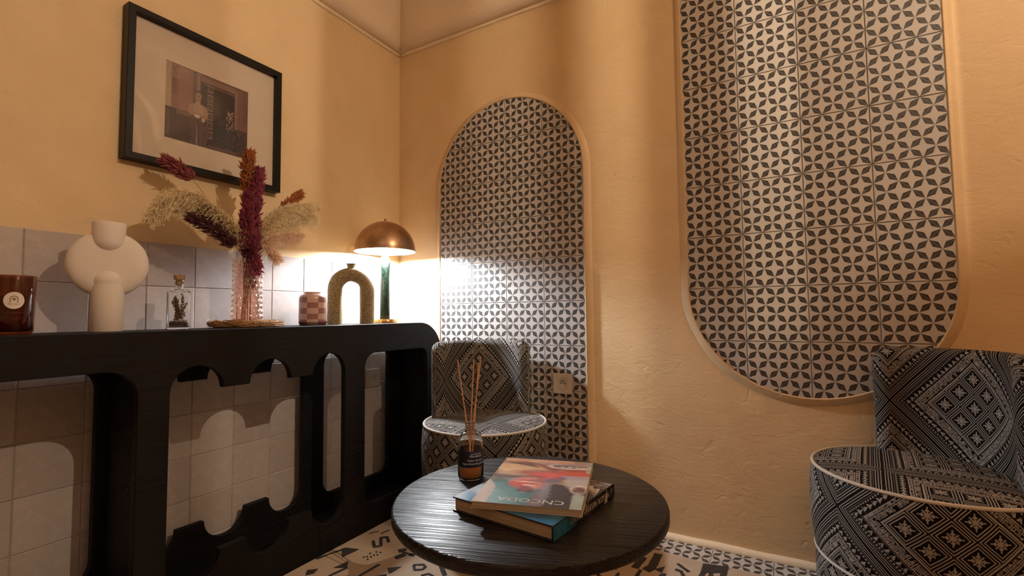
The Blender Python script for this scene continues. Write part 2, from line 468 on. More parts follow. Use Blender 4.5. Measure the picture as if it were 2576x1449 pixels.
def panel(outline, closed, x0, ncol, zref, parent):
    # plaster shoulder around the panel
    n = len(outline); V, F = [], []
    prof = [(-0.001, 0.008), (0.0, -0.0035), (0.003, -0.006), (0.010, -0.0035), (0.026, 0.0065), (0.032, WY+.001)]
    for i in range(n):
        if closed: a, b = outline[i-1], outline[(i+1) % n]
        else: a, b = outline[max(i-1, 0)], outline[min(i+1, n-1)]
        tx, tz = b[0]-a[0], b[1]-a[1]; L = math.hypot(tx, tz); nx, nz = tz/L, -tx/L   # outline runs counter-clockwise
        for off, y in prof:
            ww = off*(1+0.06*math.sin(i*0.7)); V.append((outline[i][0]+nx*ww, y, outline[i][1]+nz*ww))
    K = len(prof)
    for i in range(n if closed else n-1):
        j = (i+1) % n
        for k in range(K-1): F.append((i*K+k, i*K+k+1, j*K+k+1, j*K+k))
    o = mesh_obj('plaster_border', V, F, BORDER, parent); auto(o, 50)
    bed = [(x, z) for x, z in outline]
    mesh_obj('grout_bed', [(x, 0.003, z) for x, z in bed]+[(x, WY+.002, z) for x, z in bed],
             [tuple(range(n))] + [(i, (i+1) % n, n+(i+1) % n, n+i) for i in range(n)], GROUT, parent)
    zs = [p[1] for p in outline]; z0 = zref
    while z0 > min(zs): z0 -= CT
    gap = 0.0013
    while z0 < max(zs):
        for c in range(ncol):
            xa = x0+CT*c
            sq = [(xa+gap, z0+gap), (xa+CT-gap, z0+gap), (xa+CT-gap, z0+CT-gap), (xa+gap, z0+CT-gap)]
            pl = clip(sq, outline)
            if len(pl) >= 3:
                A = abs(sum(pl[i][0]*pl[(i+1) % len(pl)][1]-pl[(i+1) % len(pl)][0]*pl[i][1] for i in range(len(pl))))/2
                if A > 2e-5: cement(pl, xa, z0, parent)
        z0 += CT
AX0 = 0.2927; BX0 = 1.5236
arch_out = [(AX0+0.8, 0.003)] + arc(AX0+0.4, 1.541, 0.4, 0, 180, 40) + [(AX0, 0.003)]
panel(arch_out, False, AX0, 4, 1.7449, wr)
big_out = arc(BX0+0.4, 0.983, 0.3985, 180, 360, 44) + [(BX0+0.7985, 2.345), (BX0+0.0015, 2.345)]
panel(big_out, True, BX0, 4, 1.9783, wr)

# floor: the same printed tiles
fme = None
for i in range(1, 18):
    for j in range(0, 4):
        xa = 0.185+0.2*i-0.2; ya = -0.195-0.2*j+0.0
        if fme is None:
            g2 = 0.0009; s = CT-2*g2; V = []; uv = []
            for z, q in ((-0.006, 0), (-0.001, 0), (0, 0.001)):
                for (x, y) in ((q, q), (s-q, q), (s-q, s-q), (q, s-q)): V.append((x, y, z)); uv.append((x/CT*3, y/CT*3))
            F = [(l*4+a, l*4+(a+1) % 4, (l+1)*4+(a+1) % 4, (l+1)*4+a) for l in (0, 1) for a in range(4)] + [(8, 9, 10, 11)]
            fme = bpy.data.meshes.new('tile'); fme.from_pydata(V, [], F); ul = fme.uv_layers.new(name='UVMap')
            for lp in fme.loops: ul.data[lp.index].uv = uv[lp.vertex_index]
            fme.materials.append(CEMENTF)
        o = bpy.data.objects.new('tile', fme); col.objects.link(o); o.parent = fl; o.location = (xa+0.0009, ya, rng.uniform(-.0003, .0003))

# wall sockets
def socket(label, M4):
    t = empty('wall_socket', (0, 0, 0), label, 'socket'); t.matrix_world = M4
    a = 0.0445
    sq = lambda r, c: arc(r-c, r-c, c, 0, 90, 4)+arc(-r+c, r-c, c, 90, 180, 4)+arc(-r+c, -r+c, c, 180, 270, 4)+arc(r-c, -r+c, c, 270, 360, 4)
    me = curve_mesh([sq(a, .004), sq(.0235, .002)], 0.009, 0.0015); me.transform(Matrix.Translation((0, 0, 0.0045)))
    auto(link('face_plate', me, PLASTIC, t))
    me = curve_mesh([sq(.0228, .002), arc(0, 0, .0190, 0, 360, 40)[:-1]], 0.009, 0.0006); me.transform(Matrix.Translation((0, 0, 0.0047)))
    auto(link('insert', me, PLASTIC, t))
    v, f = lathe([(0.0004, 0.0012), (0.0188, 0.0012), (0.0190, 0.0090), (0.0186, 0.0092)], 40)
    mesh_obj('socket_well', v, f, PLASTIC, t, True)
    for sx in (-0.0092, 0.0092):
        v, f = lathe([(0.0003, 0.0016), (0.0026, 0.0016), (0.0026, 0.0010)], 12, (sx, 0, 0)); mesh_obj('socket_hole', v, f, DARKHOLE, t)
    v, f = lathe([(0.0003, 0.0095), (0.0018, 0.0090), (0.0024, 0.0060), (0.0024, 0.0)], 12, (0, 0.0085, 0)); mesh_obj('earth_pin', v, f, METAL, t, True)
    return t
socket('white square wall socket on the star-patterned tiles beside the small chair',
       Matrix(((1, 0, 0, 0.980), (0, 0, -1, -0.001), (0, 1, 0, 0.577), (0, 0, 0, 1))))
socket('white square wall socket on the glazed tiles seen through the console',
       Matrix(((0, 0, 1, 0.0005), (1, 0, 0, -0.192), (0, 1, 0, 0.572), (0, 0, 0, 1))))

# ------------------------------------------------------------ console
def yz(me, x):                                   # curve plane (u,v) -> (y,z) at x
    me.transform(Matrix(((0, 0, 1, x), (1, 0, 0, 0), (0, 1, 0, 0), (0, 0, 0, 1)))); return me
TOP = 0.853
YR, YL = -0.03, -1.88
cons = empty('console_table', (0.18, -0.95, 0), 'long black wooden console with rounded shoulders and scalloped cut-outs against the left wall', 'console')
ci = cons.matrix_world
outer = [(YR, 0.0)] + arc(YR-0.16, TOP-0.16, 0.16, 0, 90, 20) + arc(YL+0.16, TOP-0.16, 0.16, 90, 180, 20) + [(YL, 0.0)]
def rrect(y0, y1, z0, z1, rs):                   # rs: radii for corners BL,BR,TR,TL
    bl, br, tr, tl = rs
    return arc(y0+bl, z0+bl, bl, 180, 270, 8) + arc(y1-br, z0+br, br, 270, 360, 8) + arc(y1-tr, z1-tr, tr, 0, 90, 8) + arc(y0+tl, z1-tl, tl, 90, 180, 8)
def scallop():
    zt, zb = 0.672, 0.180; P = []
    cs = [-1.193, -0.958, -0.718]; r = 0.075
    # bottom, left to right (y increasing)
    for c in cs: P += arc(c, zb, r, 180, 360, 14)
    for c in cs[::-1]: P += arc(c, zt, r, 0, 180, 14)
    return P
holes = [rrect(-1.775, -1.345, 0.105, 0.750, (.05, .075, .075, .05)), scallop(), rrect(-0.540, -0.142, 0.105, 0.732, (.06, .05, .045, .06))]
for x, nm in ((0.3075, 'front_panel'), (0.0525, 'back_panel')):
    me = yz(curve_mesh([outer]+holes, 0.025, 0.0015), x); me.transform(Matrix.Translation(-Vector(cons.location)))
    auto(link(nm, me, CONSW, cons), 35)
def ribbon(x0, x1, t):
    inner = [(YR-t, 0.03)] + arc(YR-0.16, TOP-0.16, 0.16-t, 0, 90, 20) + arc(YL+0.16, TOP-0.16, 0.16-t, 90, 180, 20) + [(YL+t, 0.03)]
    me = yz(curve_mesh([outer+inner[::-1]], x1-x0, 0), (x0+x1)/2); me.transform(Matrix.Translation(-Vector(cons.location)))
    return auto(link('top_board', me, CONSW, cons), 35)
ribbon(0.065, 0.295, 0.024)
v, f = box(0.065-0.18, 0.295-0.18, YL+0.024+.95, YR-0.024+.95, 0.012, 0.034); mesh_obj('bottom_board', v, f, CONSW, cons)
v, f = box(0.065-0.18, 0.295-0.18, -1.318+.95, -1.296+.95, 0.034, TOP-0.024); mesh_obj('divider_board', v, f, CONSW, cons)
# butt joints of the front boards: slightly proud post facings
for (a, b) in ((-1.345, -1.268), (-0.643, -0.540)):
    v, f = box(0.3200-0.18, 0.3204-0.18, a+.0015+.95, b-.0015+.95, 0.18 if a > -1 else 0.16, 0.672); mesh_obj('post_facing', v, f, CONSW, cons)

# ------------------------------------------------------------ things on the console
def P(x, y): return (x, y, TOP)
# amber candle jar
t = empty('candle_jar', P(0.20, -1.566), 'amber glass candle jar with white oval sticker at the left end of the console', 'candle')
pr = [(0.0004, 0.001), (0.030, 0.0), (0.0365, 0.003), (0.0395, 0.012), (0.0425, 0.144), (0.0418, 0.1455), (0.0400, 0.144), (0.0375, 0.016), (0.034, 0.0075), (0.0004, 0.007)]
mesh_obj('glass', *lathe(pr, 64), AMBER, t, True)
WAX = flat('candle_wax', (0.34, 0.19, 0.13), 0.5, Subsurface_Weight=0.2)
mesh_obj('wax', *lathe([(0.0004, 0.0085), (0.0335, 0.0085), (0.0368, 0.02), (0.0385, 0.095), (0.0004, 0.094)], 48), WAX, t, True)
camd = math.atan2(-1.972+1.566, 1.849-0.20)      # direction to the viewer's side of the room
def on_cyl(me, R, a, z, dz=0):                   # wrap flat (x,y) art on a vertical cylinder
    for v_ in me.vertices:
        th = a + v_.co.x/R; rr_ = R + v_.co.z
        v_.co = (rr_*math.cos(th), rr_*math.sin(th), z + v_.co.y)
    return me
def grid_disc(rx, ry, n=28):
    V = [(0, 0, 0)]; F = []
    for k in range(1, 5):
        for i in range(n): V.append((rx*k/4*math.cos(2*PI*i/n), ry*k/4*math.sin(2*PI*i/n), 0))
    for i in range(n): F.append((0, 1+i, 1+(i+1) % n))
    for k in range(3):
        for i in range(n):
            j = (i+1) % n; F.append((1+k*n+i, 1+(k+1)*n+i, 1+(k+1)*n+j, 1+k*n+j))
    return V, F
STICK = flat('sticker_paper', (0.80, 0.72, 0.64), 0.6); INKB = flat('sticker_ink', (0.30, 0.17, 0.11), 0.6); INKD = flat('dark_print', (0.10, 0.025, 0.015), 0.6)
v, f = grid_disc(0.0185, 0.0205); me = bpy.data.meshes.new('s'); me.from_pydata(v, [], f); on_cyl(me, 0.0424, camd+0.06, 0.0835)
st_ = link('sticker', me, STICK, t)
me = curve_mesh([arc(0, 0.001, .0075, -10, 190, 16)+arc(0, 0.001, .0055, 190, -10, 16)], 0.0002, 0); on_cyl(me, 0.0427, camd+0.06, 0.0865); link('arch_emblem', me, INKB, st_)
me = curve_mesh([arc(0, 0, .0034, 0, 360, 16)[:-1]], 0.0002, 0); on_cyl(me, 0.0427, camd+0.06, 0.0865); link('round_emblem', me, INKB, st_)
for sgn in (-1, 1):
    me = curve_mesh([[(sgn*.0065-.0008, -.008), (sgn*.0065+.0008, -.008), (sgn*.0065+.0008, 0), (sgn*.0065-.0008, 0)]], 0.0002, 0); on_cyl(me, 0.0427, camd+0.06, 0.0865); link('emblem_leg', me, INKB, st_)
me = text_mesh('Marrakech', 0.0048); on_cyl(me, 0.0427, camd+0.06, 0.0735); link('lettering', me, INKB, st_)
for z_, s_, h_ in ((0.052, 'BOUGIE PARFUMEE', 0.0060), (0.039, 'MARRAKECH', 0.0060)):
    me = text_mesh(s_, h_); on_cyl(me, 0.0424-0.0008, camd+0.0, z_); link('lettering', me, INKD, t)

# white sculptural vase: a fat disc between a domed column and a bowl-shaped neck
vd = math.atan2(-1.972+1.366, 1.849-0.17)
t = empty('sculptural_vase', P(0.17, -1.366), 'matt white sculptural vase shaped as disc, column and neck, left of the herb bottle', 'vase', vd)
prof = [(0.0004, 0.0), (0.036, 0.0), (0.0375, 0.002), (0.0375, 0.125)] + [(0.0375*math.cos(a), 0.145+0.034*math.sin(a)) for a in np.linspace(-0.3, PI/2-0.02, 12)]
mesh_obj('column', *lathe(prof, 56, (0.004, 0, 0)), CERAM, t, True)
V, F = [], []; NR = 14; NS = 72
ring = []
for i in range(-NR, NR+1):
    a = PI/2*i/NR; s = math.sin(a); c_ = max(math.cos(a), 0.0)
    ring.append((0.0925*(0.0004 if abs(i) == NR else c_**0.42), 0.0275*s))
V, F = lathe(ring, NS); V = [(z, x, y*1.03+0.193) for x, y, z in V]
mesh_obj('disc', V, F, CERAM, t, True)
prof = [(0.0004, 0.222)] + [(0.0375*math.sin(a), 0.260-0.036*math.cos(a)) for a in np.linspace(0.05, PI/2, 12)] + [(0.0385, 0.308), (0.0375, 0.311), (0.0345, 0.309), (0.032, 0.262), (0.0004, 0.240)]
mesh_obj('neck', *lathe(prof, 56, (0.006, -0.001, 0)), CERAM, t, True)

# square glass bottle of dried herbs
t = empty('herb_bottle', P(0.18, -1.186), 'square clear glass bottle of dried herbs with wooden stopper', 'bottle', math.atan2(-0.786, 1.669)+0.10)
def sqlathe(rows, n=7):                          # rounded-square rings (hx, hy, z, corner radius)
    V, F = [], []; m = None
    for hx, hy, z, c in rows:
        ring = []
        for (sx, sy, a0) in ((1, 1, 0), (-1, 1, 90), (-1, -1, 180), (1, -1, 270)):
            for k in range(n): a = math.radians(a0+90*k/(n-1)); ring.append((sx*(hx-c)+c*math.cos(a), sy*(hy-c)+c*math.sin(a), z))
        m = len(ring); V += ring
    for r in range(len(rows)-1):
        for i in range(m): j = (i+1) % m; F.append((r*m+i, r*m+j, (r+1)*m+j, (r+1)*m+i))
    F.append(tuple(range(m))[::-1]); F.append(tuple((len(rows)-1)*m+i for i in range(m)))
    return V, F
rows = [(.016, .026, 0, .006), (.019, .030, .002, .006), (.020, .031, .005, .006), (.020, .031, .118, .006), (.018, .029, .1215, .006), (.0128, .0128, .1245, .0125), (.0120, .0120, .130, .0118), (.0120, .0120, .150, .0118), (.0135, .0135, .152, .0132), (.0135, .0135, .157, .0132),
        (.0095, .0095, .157, .0093), (.0095, .0095, .127, .0093), (.016, .026, .118, .004), (.0175, .028, .115, .004), (.0175, .028, .010, .004), (.015, .025, .0075, .004)]
mesh_obj('glass', *sqlathe(rows), CLEAR, t); auto(t.children[-1], 50)
v, f = lathe(capz([(0.0090, 0.142), (0.0092, 0.157)]), 24); v2, f2 = lathe(capz([(0.0145, 0.1575), (0.0150, 0.159), (0.0150, 0.1715), (0.0142, 0.1728)]), 32)
mesh_obj('stopper', *join([(v, f), (v2, f2)]), CORK, t); auto(t.children[-1], 50)
HERB = flat('dried_herb', (0.20, 0.115, 0.065), 0.9, noise=.5, scale=200)
def leafblob(p, d, L, r):
    p = Vector(p); d = Vector(d).normalized(); s = d.cross(Vector((0.3, 0.5, 0.8))).normalized(); q = d.cross(s)
    V = [p, p+d*L*.35+s*r, p+d*L*.35+q*r, p+d*L*.35-s*r, p+d*L*.35-q*r, p+d*L]
    return V, [(0, 2, 1), (0, 3, 2), (0, 4, 3), (0, 1, 4), (5, 1, 2), (5, 2, 3), (5, 3, 4), (5, 4, 1)]
for k in range(11):
    x0, y0 = rng.uniform(-.010, .010), rng.uniform(-.018, .018)
    x1, y1 = rng.uniform(-.012, .012), rng.uniform(-.023, .023); hgt = rng.uniform(.05, .100)
    pth = [Vector((x0, y0, .012)).lerp(Vector((x1, y1, .012+hgt)), s/6) + Vector((0, .002*math.sin(s+k), 0)) for s in range(7)]
    L = [tube(pth, .0007, 5)]
    for i in range(46):
        q = pth[0].lerp(pth[-1], rng.uniform(.25, 1)); L.append(leafblob(q, (rng.uniform(-1, 1), rng.uniform(-1, 1), rng.uniform(.2, 1.2)), rng.uniform(.004, .009), .0018))
    L = [([Vector((max(-.0165, min(.0165, a[0])), max(-.027, min(.027, a[1])), a[2])) for a in v_], f_) for v_, f_ in L]
    mesh_obj('herb_sprig', *join(L), HERB, t)
L = []
for i in range(260): L.append(leafblob((rng.uniform(-.014, .014), rng.uniform(-.024, .024), rng.uniform(.0105, .022)), (rng.uniform(-.6, .6), rng.uniform(-.6, .6), rng.uniform(-.2, .5)), .005, .0014))
mesh_obj('loose_herbs', *join([([Vector((max(-.017, min(.017, a[0])), max(-.0275, min(.0275, a[1])), max(.0102, a[2]))) for a in v_], f_) for v_, f_ in L]), HERB, t, kind='stuff')

# straw mat and bubbled pink glass vase
VX, VY = 0.17, -0.958
STRAW = flat('raffia_straw', (0.46, 0.27, 0.13), 0.85, noise=.35, scale=50)
L = []
for i in range(620):
    rr_ = 0.034 + 0.084*math.sqrt(rng.uniform(0, 1)); a = rng.uniform(0, 2*PI); ln = rng.uniform(.03, .09); z0 = rng.uniform(.003, .0155)*(1 if rr_ > .055 else .7); hop = rng.uniform(0, .015)*(1 if rr_ > .062 else 0)
    out = rng.uniform(-.012, .012)
    pth = []
    for s in range(7):
        q = s/6; aa = a+ln*q/max(rr_, .05)*1.4; R_ = min(rr_+out*math.sin(PI*q)*1.6+rng.uniform(-.0025, .0025), .122)
        pth.append((VX+R_*math.cos(aa), VY+R_*math.sin(aa), TOP+z0+hop*math.sin(PI*q)))
    L.append(tube(pth, rng.uniform(.0006, .0012), 4, False))
L.append(lathe([(0.0004, 0.0005), (0.100, 0.0005), (0.104, 0.002), (0.098, 0.005), (0.0004, 0.0045)], 48, (VX, VY, TOP)))
for i in range(60):
    a = rng.uniform(0, 2*PI); p0 = Vector((VX+.108*math.cos(a), VY+.108*math.sin(a), TOP+.006)); a2 = a+rng.uniform(-.5, .5)
    p1 = Vector((VX+.121*math.cos(a2), VY+.121*math.sin(a2), TOP+rng.uniform(.004, .017))); pm = (p0+p1)/2+Vector((0, 0, rng.uniform(0, .006)))
    L.append(tube([p0, pm, p1], .0006, 4, False))
mat_o = tag(mesh_obj('straw_mat', *join(L), STRAW), 'round frayed straw mat under the pink bubbled glass vase', 'mat')

VZ = TOP+0.0105
t = empty('bubble_vase', (VX, VY, VZ), 'cylindrical pink glass vase with bubbled surface holding dried grasses', 'vase')
V, F = [], []; NU, NV = 132, 132; R0 = 0.0455; VH = 0.236
for j in range(NV+1):
    z = VH*j/NV
    for i in range(NU):
        a = 2*PI*i/NU; row = z/0.0182; ri = math.floor(row); fy = row-ri-.5
        colm = a/(2*PI)*15 + (0.5 if ri % 2 else 0); fx = colm-math.floor(colm)-.5
        d2 = (fx*fx+fy*fy)*4.6; h_ = 0.0068*math.sqrt(max(0.0, 1-d2)) if d2 < 1 else 0
        taper = 1.0 - 0.05*min(1, z/.12)
        if j == 0 or j == NV: h_ = 0
        r = (R0 + 0.0035*math.exp(-z/0.01))*taper + h_; V.append((r*math.cos(a), r*math.sin(a), z))
for j in range(NV):
    for i in range(NU): k = (i+1) % NU; F.append((j*NU+i, j*NU+k, (j+1)*NU+k, (j+1)*NU+i))
n0 = len(V)
inner = [(0.0395, VH), (0.0405, 0.010), (0.036, 0.0075)]
for r, z in inner:
    for i in range(NU): a = 2*PI*i/NU; V.append((r*math.cos(a), r*math.sin(a), z))
for i in range(NU):
    k = (i+1) % NU; F.append((NV*NU+i, NV*NU+k, n0+k, n0+i))
    for q in range(len(inner)-1): F.append((n0+q*NU+i, n0+q*NU+k, n0+(q+1)*NU+k, n0+(q+1)*NU+i))
F.append(tuple(n0+(len(inner)-1)*NU+i for i in range(NU))); F.append(tuple(range(NU))[::-1])
mesh_obj('glass', V, F, PINK, t, True)

# dried grasses: every stem is a thing of its own
CREAM = flat('cream_pampas', (0.92, 0.68, 0.43), 0.9, noise=.25, scale=40); PEACH = flat('peach_pampas', (0.88, 0.60, 0.44), 0.9, noise=.2, scale=40)
BURG = flat('burgundy_grass', (0.22, 0.032, 0.062), 0.9, noise=.35, scale=40); RUST = flat('rust_grass', (0.34, 0.105, 0.030), 0.9, noise=.3, scale=40)
PLUM = flat('plum_grass', (0.10, 0.028, 0.032), 0.9, noise=.35, scale=40); ROSE = flat('rose_grass', (0.30, 0.075, 0.085), 0.9, noise=.3, scale=40)
STEM = flat('dry_stem', (0.34, 0.20, 0.11), 0.85)
def bez(pts, n):
    P_ = [Vector(p) for p in pts]; out = []; m = len(P_)
    for i in range(n+1):                         # Catmull-Rom
        u = i/n*(m-1); k = min(int(u), m-2); q = u-k
        a, b, c, d = P_[max(k-1, 0)], P_[k], P_[k+1], P_[min(k+2, m-1)]
        out.append(0.5*((2*b)+(c-a)*q+(2*a-5*b+4*c-d)*q*q+(-a+3*b-3*c+d)*q*q*q))
    return out
PUR = Vector((-1.69, 1.02, 0.2)).normalized()
def plume(pth, s0, width, n, mat, parent, feather=True, droop=0.3, name='plume'):
    V, F = [], []; N = len(pth)
    for i in range(n):
        u = s0+(1-s0)*rng.uniform(0, 1)**0.9; k = min(int(u*(N-1)), N-2); q = u*(N-1)-k
        p = pth[k].lerp(pth[k+1], q); t_ = (pth[k+1]-pth[k]).normalized()
        rnd_ = Vector(rng.normal(size=3)); side = (rnd_-t_*rnd_.dot(t_)).normalized()
        prof = math.sin(PI*min(1, (u-s0)/(1-s0)*0.72+0.24))**0.7 if feather else math.sin(PI*min(1, (u-s0)/(1-s0)*0.80+0.17))**0.6
        wd_ = width*prof*rng.uniform(.35, 1.0)
        if feather:
            d = (t_*rng.uniform(.8, 1.5)+side).normalized(); L_ = wd_*rng.uniform(1.0, 1.5); rr_ = .00062
            base = len(V); w_ = d.cross(Vector(rng.normal(size=3))).normalized()*rr_
            for s in range(4):
                f_ = s/3; q_ = p+d*L_*f_+Vector((0, 0, -droop*L_*f_*f_))+side*rng.uniform(-.0015, .0015)
                V += [q_-w_*(1-.5*f_), q_+w_*(1-.5*f_)]
            for s in range(3): F.append((base+2*s, base+2*s+1, base+2*s+3, base+2*s+2))
            if rng.uniform() < .8:               # seed tuft on the strand
                v_, f_ = leafblob(q_, d+Vector(rng.normal(size=3))*.4, .0065, .0011); b_ = len(V); V += v_; F += [tuple(x+b_ for x in g_) for g_ in f_]
        else:
            d = (t_*rng.uniform(.9, 1.8)+side*.9).normalized(); q_ = p+side*wd_*rng.uniform(.2, .8)
            v_, f_ = leafblob(q_, d, rng.uniform(.014, .030), rng.uniform(.0024, .0042)); b_ = len(V); V += v_; F += [tuple(x+b_ for x in g_) for g_ in f_]
    return mesh_obj(name, V, F, mat, parent, kind='stuff')
def grass(pts, label, s0, width, n, mat, feather=True, droop=.3, group=None, nm='dried_grass_stem'):
    base = Vector((VX+rng.uniform(-.018, .018), VY+rng.uniform(-.018, .018), VZ+0.012))
    mouth = Vector((VX, VY, VZ+VH-.01)); first = Vector(pts[0])
    off = Vector((first.x-VX, first.y-VY, 0)); off = off.normalized()*min(off.length, .028) if off.length > 1e-4 else off
    pth = bez([base, mouth+off*.8]+[Vector(p) for p in pts], 44)
    t = empty(nm, base, label, 'dried grass', 0, group or 'dried grasses in the pink vase')
    loc = [p-base for p in pth]
    mesh_obj('stem', *tube(loc, [.0016*(1-.55*i/44) for i in range(45)], 6), STEM, t)
    plume(loc, s0, width, n, mat, t, feather, droop)
    return t
grass([(0.22,-1.016,1.162),(0.22,-1.078,1.228),(0.22,-1.154,1.273),(0.22,-1.234,1.272),(0.22,-1.291,1.191)], 'cream pampas plume arching far left and drooping at its tip', .28, 0.0564, 5625, CREAM, True, .6)
grass([(0.14,-0.962,1.177),(0.14,-1.034,1.224),(0.14,-1.088,1.27),(0.14,-1.139,1.287),(0.15,-1.231,1.255)], 'shorter cream pampas plume leaning left beneath the rose plume', .28, 0.0510, 4312, CREAM, True, .5)
grass([(0.24,-1.034,1.12),(0.24,-1.074,1.15),(0.24,-1.132,1.185),(0.24,-1.186,1.203)], 'dark plum grass stem spreading low to the left of the vase', .46, 0.0250, 525, PLUM, False)
grass([(0.23,-1.02,1.13),(0.22,-1.06,1.18),(0.22,-1.11,1.225),(0.22,-1.15,1.235)], 'plum grass stem just above the lowest left one', .50, 0.0200, 325, PLUM, False)
grass([(0.10,-0.968,1.194),(0.10,-1.04,1.27),(0.10,-1.095,1.343),(0.10,-1.14,1.381),(0.10,-1.2,1.408)], 'rose coloured plume rising to the upper left before the picture frame', .74, 0.0263, 525, ROSE, False)
grass([(0.17,-0.953,1.175),(0.17,-0.955,1.292),(0.17,-0.966,1.407),(0.17,-0.96,1.489)], 'tallest plume, rust coloured and upright', .48, 0.0312, 775, RUST, False)
grass([(0.21,-0.967,1.17),(0.21,-0.962,1.286),(0.21,-0.942,1.421)], 'upright burgundy plume right of the rust plume', .30, 0.0338, 1187, BURG, False)
grass([(0.24,-1.000,1.134),(0.24,-1.005,1.217),(0.24,-0.998,1.317)], 'shorter burgundy plume in front centre of the vase', .30, 0.0338, 1062, BURG, False)
grass([(0.20,-0.955,1.05),(0.20,-0.955,1.12),(0.20,-0.965,1.20)], 'burgundy plume sitting lowest inside the vase', .12, 0.0325, 1000, BURG, False)
grass([(0.17,-0.912,1.181),(0.17,-0.858,1.272),(0.17,-0.774,1.326),(0.17,-0.663,1.356)], 'large cream pampas plume reaching right towards the lamp', .28, 0.0564, 5437, CREAM, True, .5)
grass([(0.12,-0.873,1.175),(0.12,-0.808,1.247),(0.13,-0.72,1.30),(0.13,-0.65,1.305)], 'second cream pampas plume on the right, behind the large one', .28, 0.0537, 4125, CREAM, True, .5)
grass([(0.10,-0.844,1.196),(0.10,-0.795,1.283),(0.10,-0.752,1.348),(0.10,-0.697,1.401)], 'rust tipped plume above the right cream plumes', .66, 0.0238, 412, RUST, False)
grass([(0.22,-0.936,1.144),(0.22,-0.900,1.143),(0.22,-0.868,1.112)], 'small peach plume hanging over the right rim of the vase', .45, 0.0286, 1350, PEACH, True, .9)
grass([(0.22,-0.921,1.165),(0.22,-0.862,1.200),(0.22,-0.775,1.214)], 'peach plume stretched low to the right', .40, 0.0330, 1950, PEACH, True, .7)

# pink chequered vase
t = empty('chequered_vase', P(0.17, -0.681), 'small glazed vase in pink and mauve checks left of the arch vase', 'vase', 0)
def checker():
    g = G('pink_check_glaze'); x, y, _ = g.sep(g.coord('UV'))
    ch = ((x*0.5).frac().gt(0.5) - (y*0.5).frac().gt(0.5)).abs()
    body = y.gt(0.0)*y.lt(5.0)
    c = g.mix(ch, (0.52, 0.335, 0.29), (0.27, 0.125, 0.115))
    c = g.mix(body, (0.50, 0.33, 0.30), c)
    g.p('Base Color', c).p('Roughness', 0.28).p('Coat Weight', 0.3); g.bump(g.noise(g.coord(), 30, 2), .1, .001); return g.mat
prof = [(0.0004, 0.0), (0.046, 0.0), (0.0515, 0.003), (0.0540, 0.010)] + [(0.0545, 0.010+0.0955*i/12) for i in range(13)] + \
       [(0.0545-0.0145*(1-math.cos(a)), 0.1055+0.0205*math.sin(a)) for a in np.linspace(.2, PI/2, 7)] + [(0.0365, 0.1265), (0.0335, 0.1275), (0.0335, 0.1325), (0.0350, 0.1345), (0.0340, 0.1358), (0.0320, 0.1345), (0.0315, 0.125), (0.047, 0.10), (0.048, 0.01), (0.0004, 0.008)]
seg = 96; v, f = lathe(prof, seg)
me = bpy.data.meshes.new('body'); me.from_pydata(v, [], f); ul = me.uv_layers.new(name='UVMap'); n = len(prof)
a_off = math.atan2(-1.972+.681, 1.849-.17) - math.radians(22.5+2)
for pl in me.polygons:
    for li in pl.loop_indices:
        vi = me.loops[li].vertex_index; i = vi//n; k = vi % n
        if i == 0 and pl.index >= (seg-1)*(n-1): i = seg
        ul.data[li].uv = ((2*PI*i/seg-a_off)/(PI/4)+16, (prof[k][1]-0.002)/0.0226 if k < n-5 else -1)
link('body', me, checker(), t, True)

# speckled arch vase
def speckle():
    g = G('speckled_ochre_stoneware'); c = g.coord()
    s = g.noise(c, 300, 2, .7); n = g.noise(c, 9, 3)
    g.p('Base Color', g.ramp(s, [(0.38, (0.10, 0.075, 0.035)), (0.50, (0.30, 0.215, 0.10)), (0.62, (0.50, 0.39, 0.22))])).p('Roughness', 0.75)
    g.bump(s, .5, .001); return g.mat
aa = math.atan2(-1.972+.466, 1.849-.15)+PI/2
t = empty('arch_vase', P(0.150, -0.466), 'speckled ochre stoneware vase shaped like an upside-down U left of the lamp', 'vase', aa)
SPK = speckle()
pth = [(-0.069, 0, 0)] + [(-0.069, 0, .155*i/6) for i in range(1, 7)] + [(0.069*math.cos(math.radians(a)), 0, 0.155+0.069*math.sin(math.radians(a))) for a in range(172, -1, -8)] + [(0.069, 0, .155*(6-i)/6) for i in range(0, 7)]
mesh_obj('body', *tube(pth, [0.0320+.0008*math.sin(i*.7) for i in range(len(pth))], 28), SPK, t, True); auto(t.children[-1], 60)
mesh_obj('neck', *lathe([(0.018, 0.245), (0.0175, 0.258), (0.0195, 0.268), (0.0235, 0.272), (0.0225, 0.2735), (0.017, 0.272), (0.0145, 0.258), (0.0004, 0.252)], 36), SPK, t, True)

# mushroom table lamp
t = empty('table_lamp', P(0.160, -0.266), 'lit table lamp with copper dome shade and green marble stem in the corner', 'lamp')
mesh_obj('base', *lathe(capz([(0.0600, 0.0), (0.0615, 0.0015), (0.0615, 0.0165), (0.0600, 0.0185)]), 64), BRASS2, t); auto(t.children[-1], 40)
def marble():
    g = G('green_marble'); c = g.coord(); n = g.noise(c, 22, 7, .6, 1.6)
    v = g.m('POWER', 1.0-(n-0.5).abs()*9.0, 3.0)
    base = g.mix(g.noise(c, 40, 4), (0.0015, 0.009, 0.005), (0.004, 0.018, 0.010))
    g.p('Base Color', g.mix(g.m('MAXIMUM', v, 0.0)*0.25, base, (0.06, 0.09, 0.07))).p('Roughness', 0.25); return g.mat
mesh_obj('stem', *lathe(capz([(0.0232, 0.0185), (0.0238, 0.0195), (0.0238, 0.314), (0.0228, 0.3155)]), 48), marble(), t); auto(t.children[-1], 40)
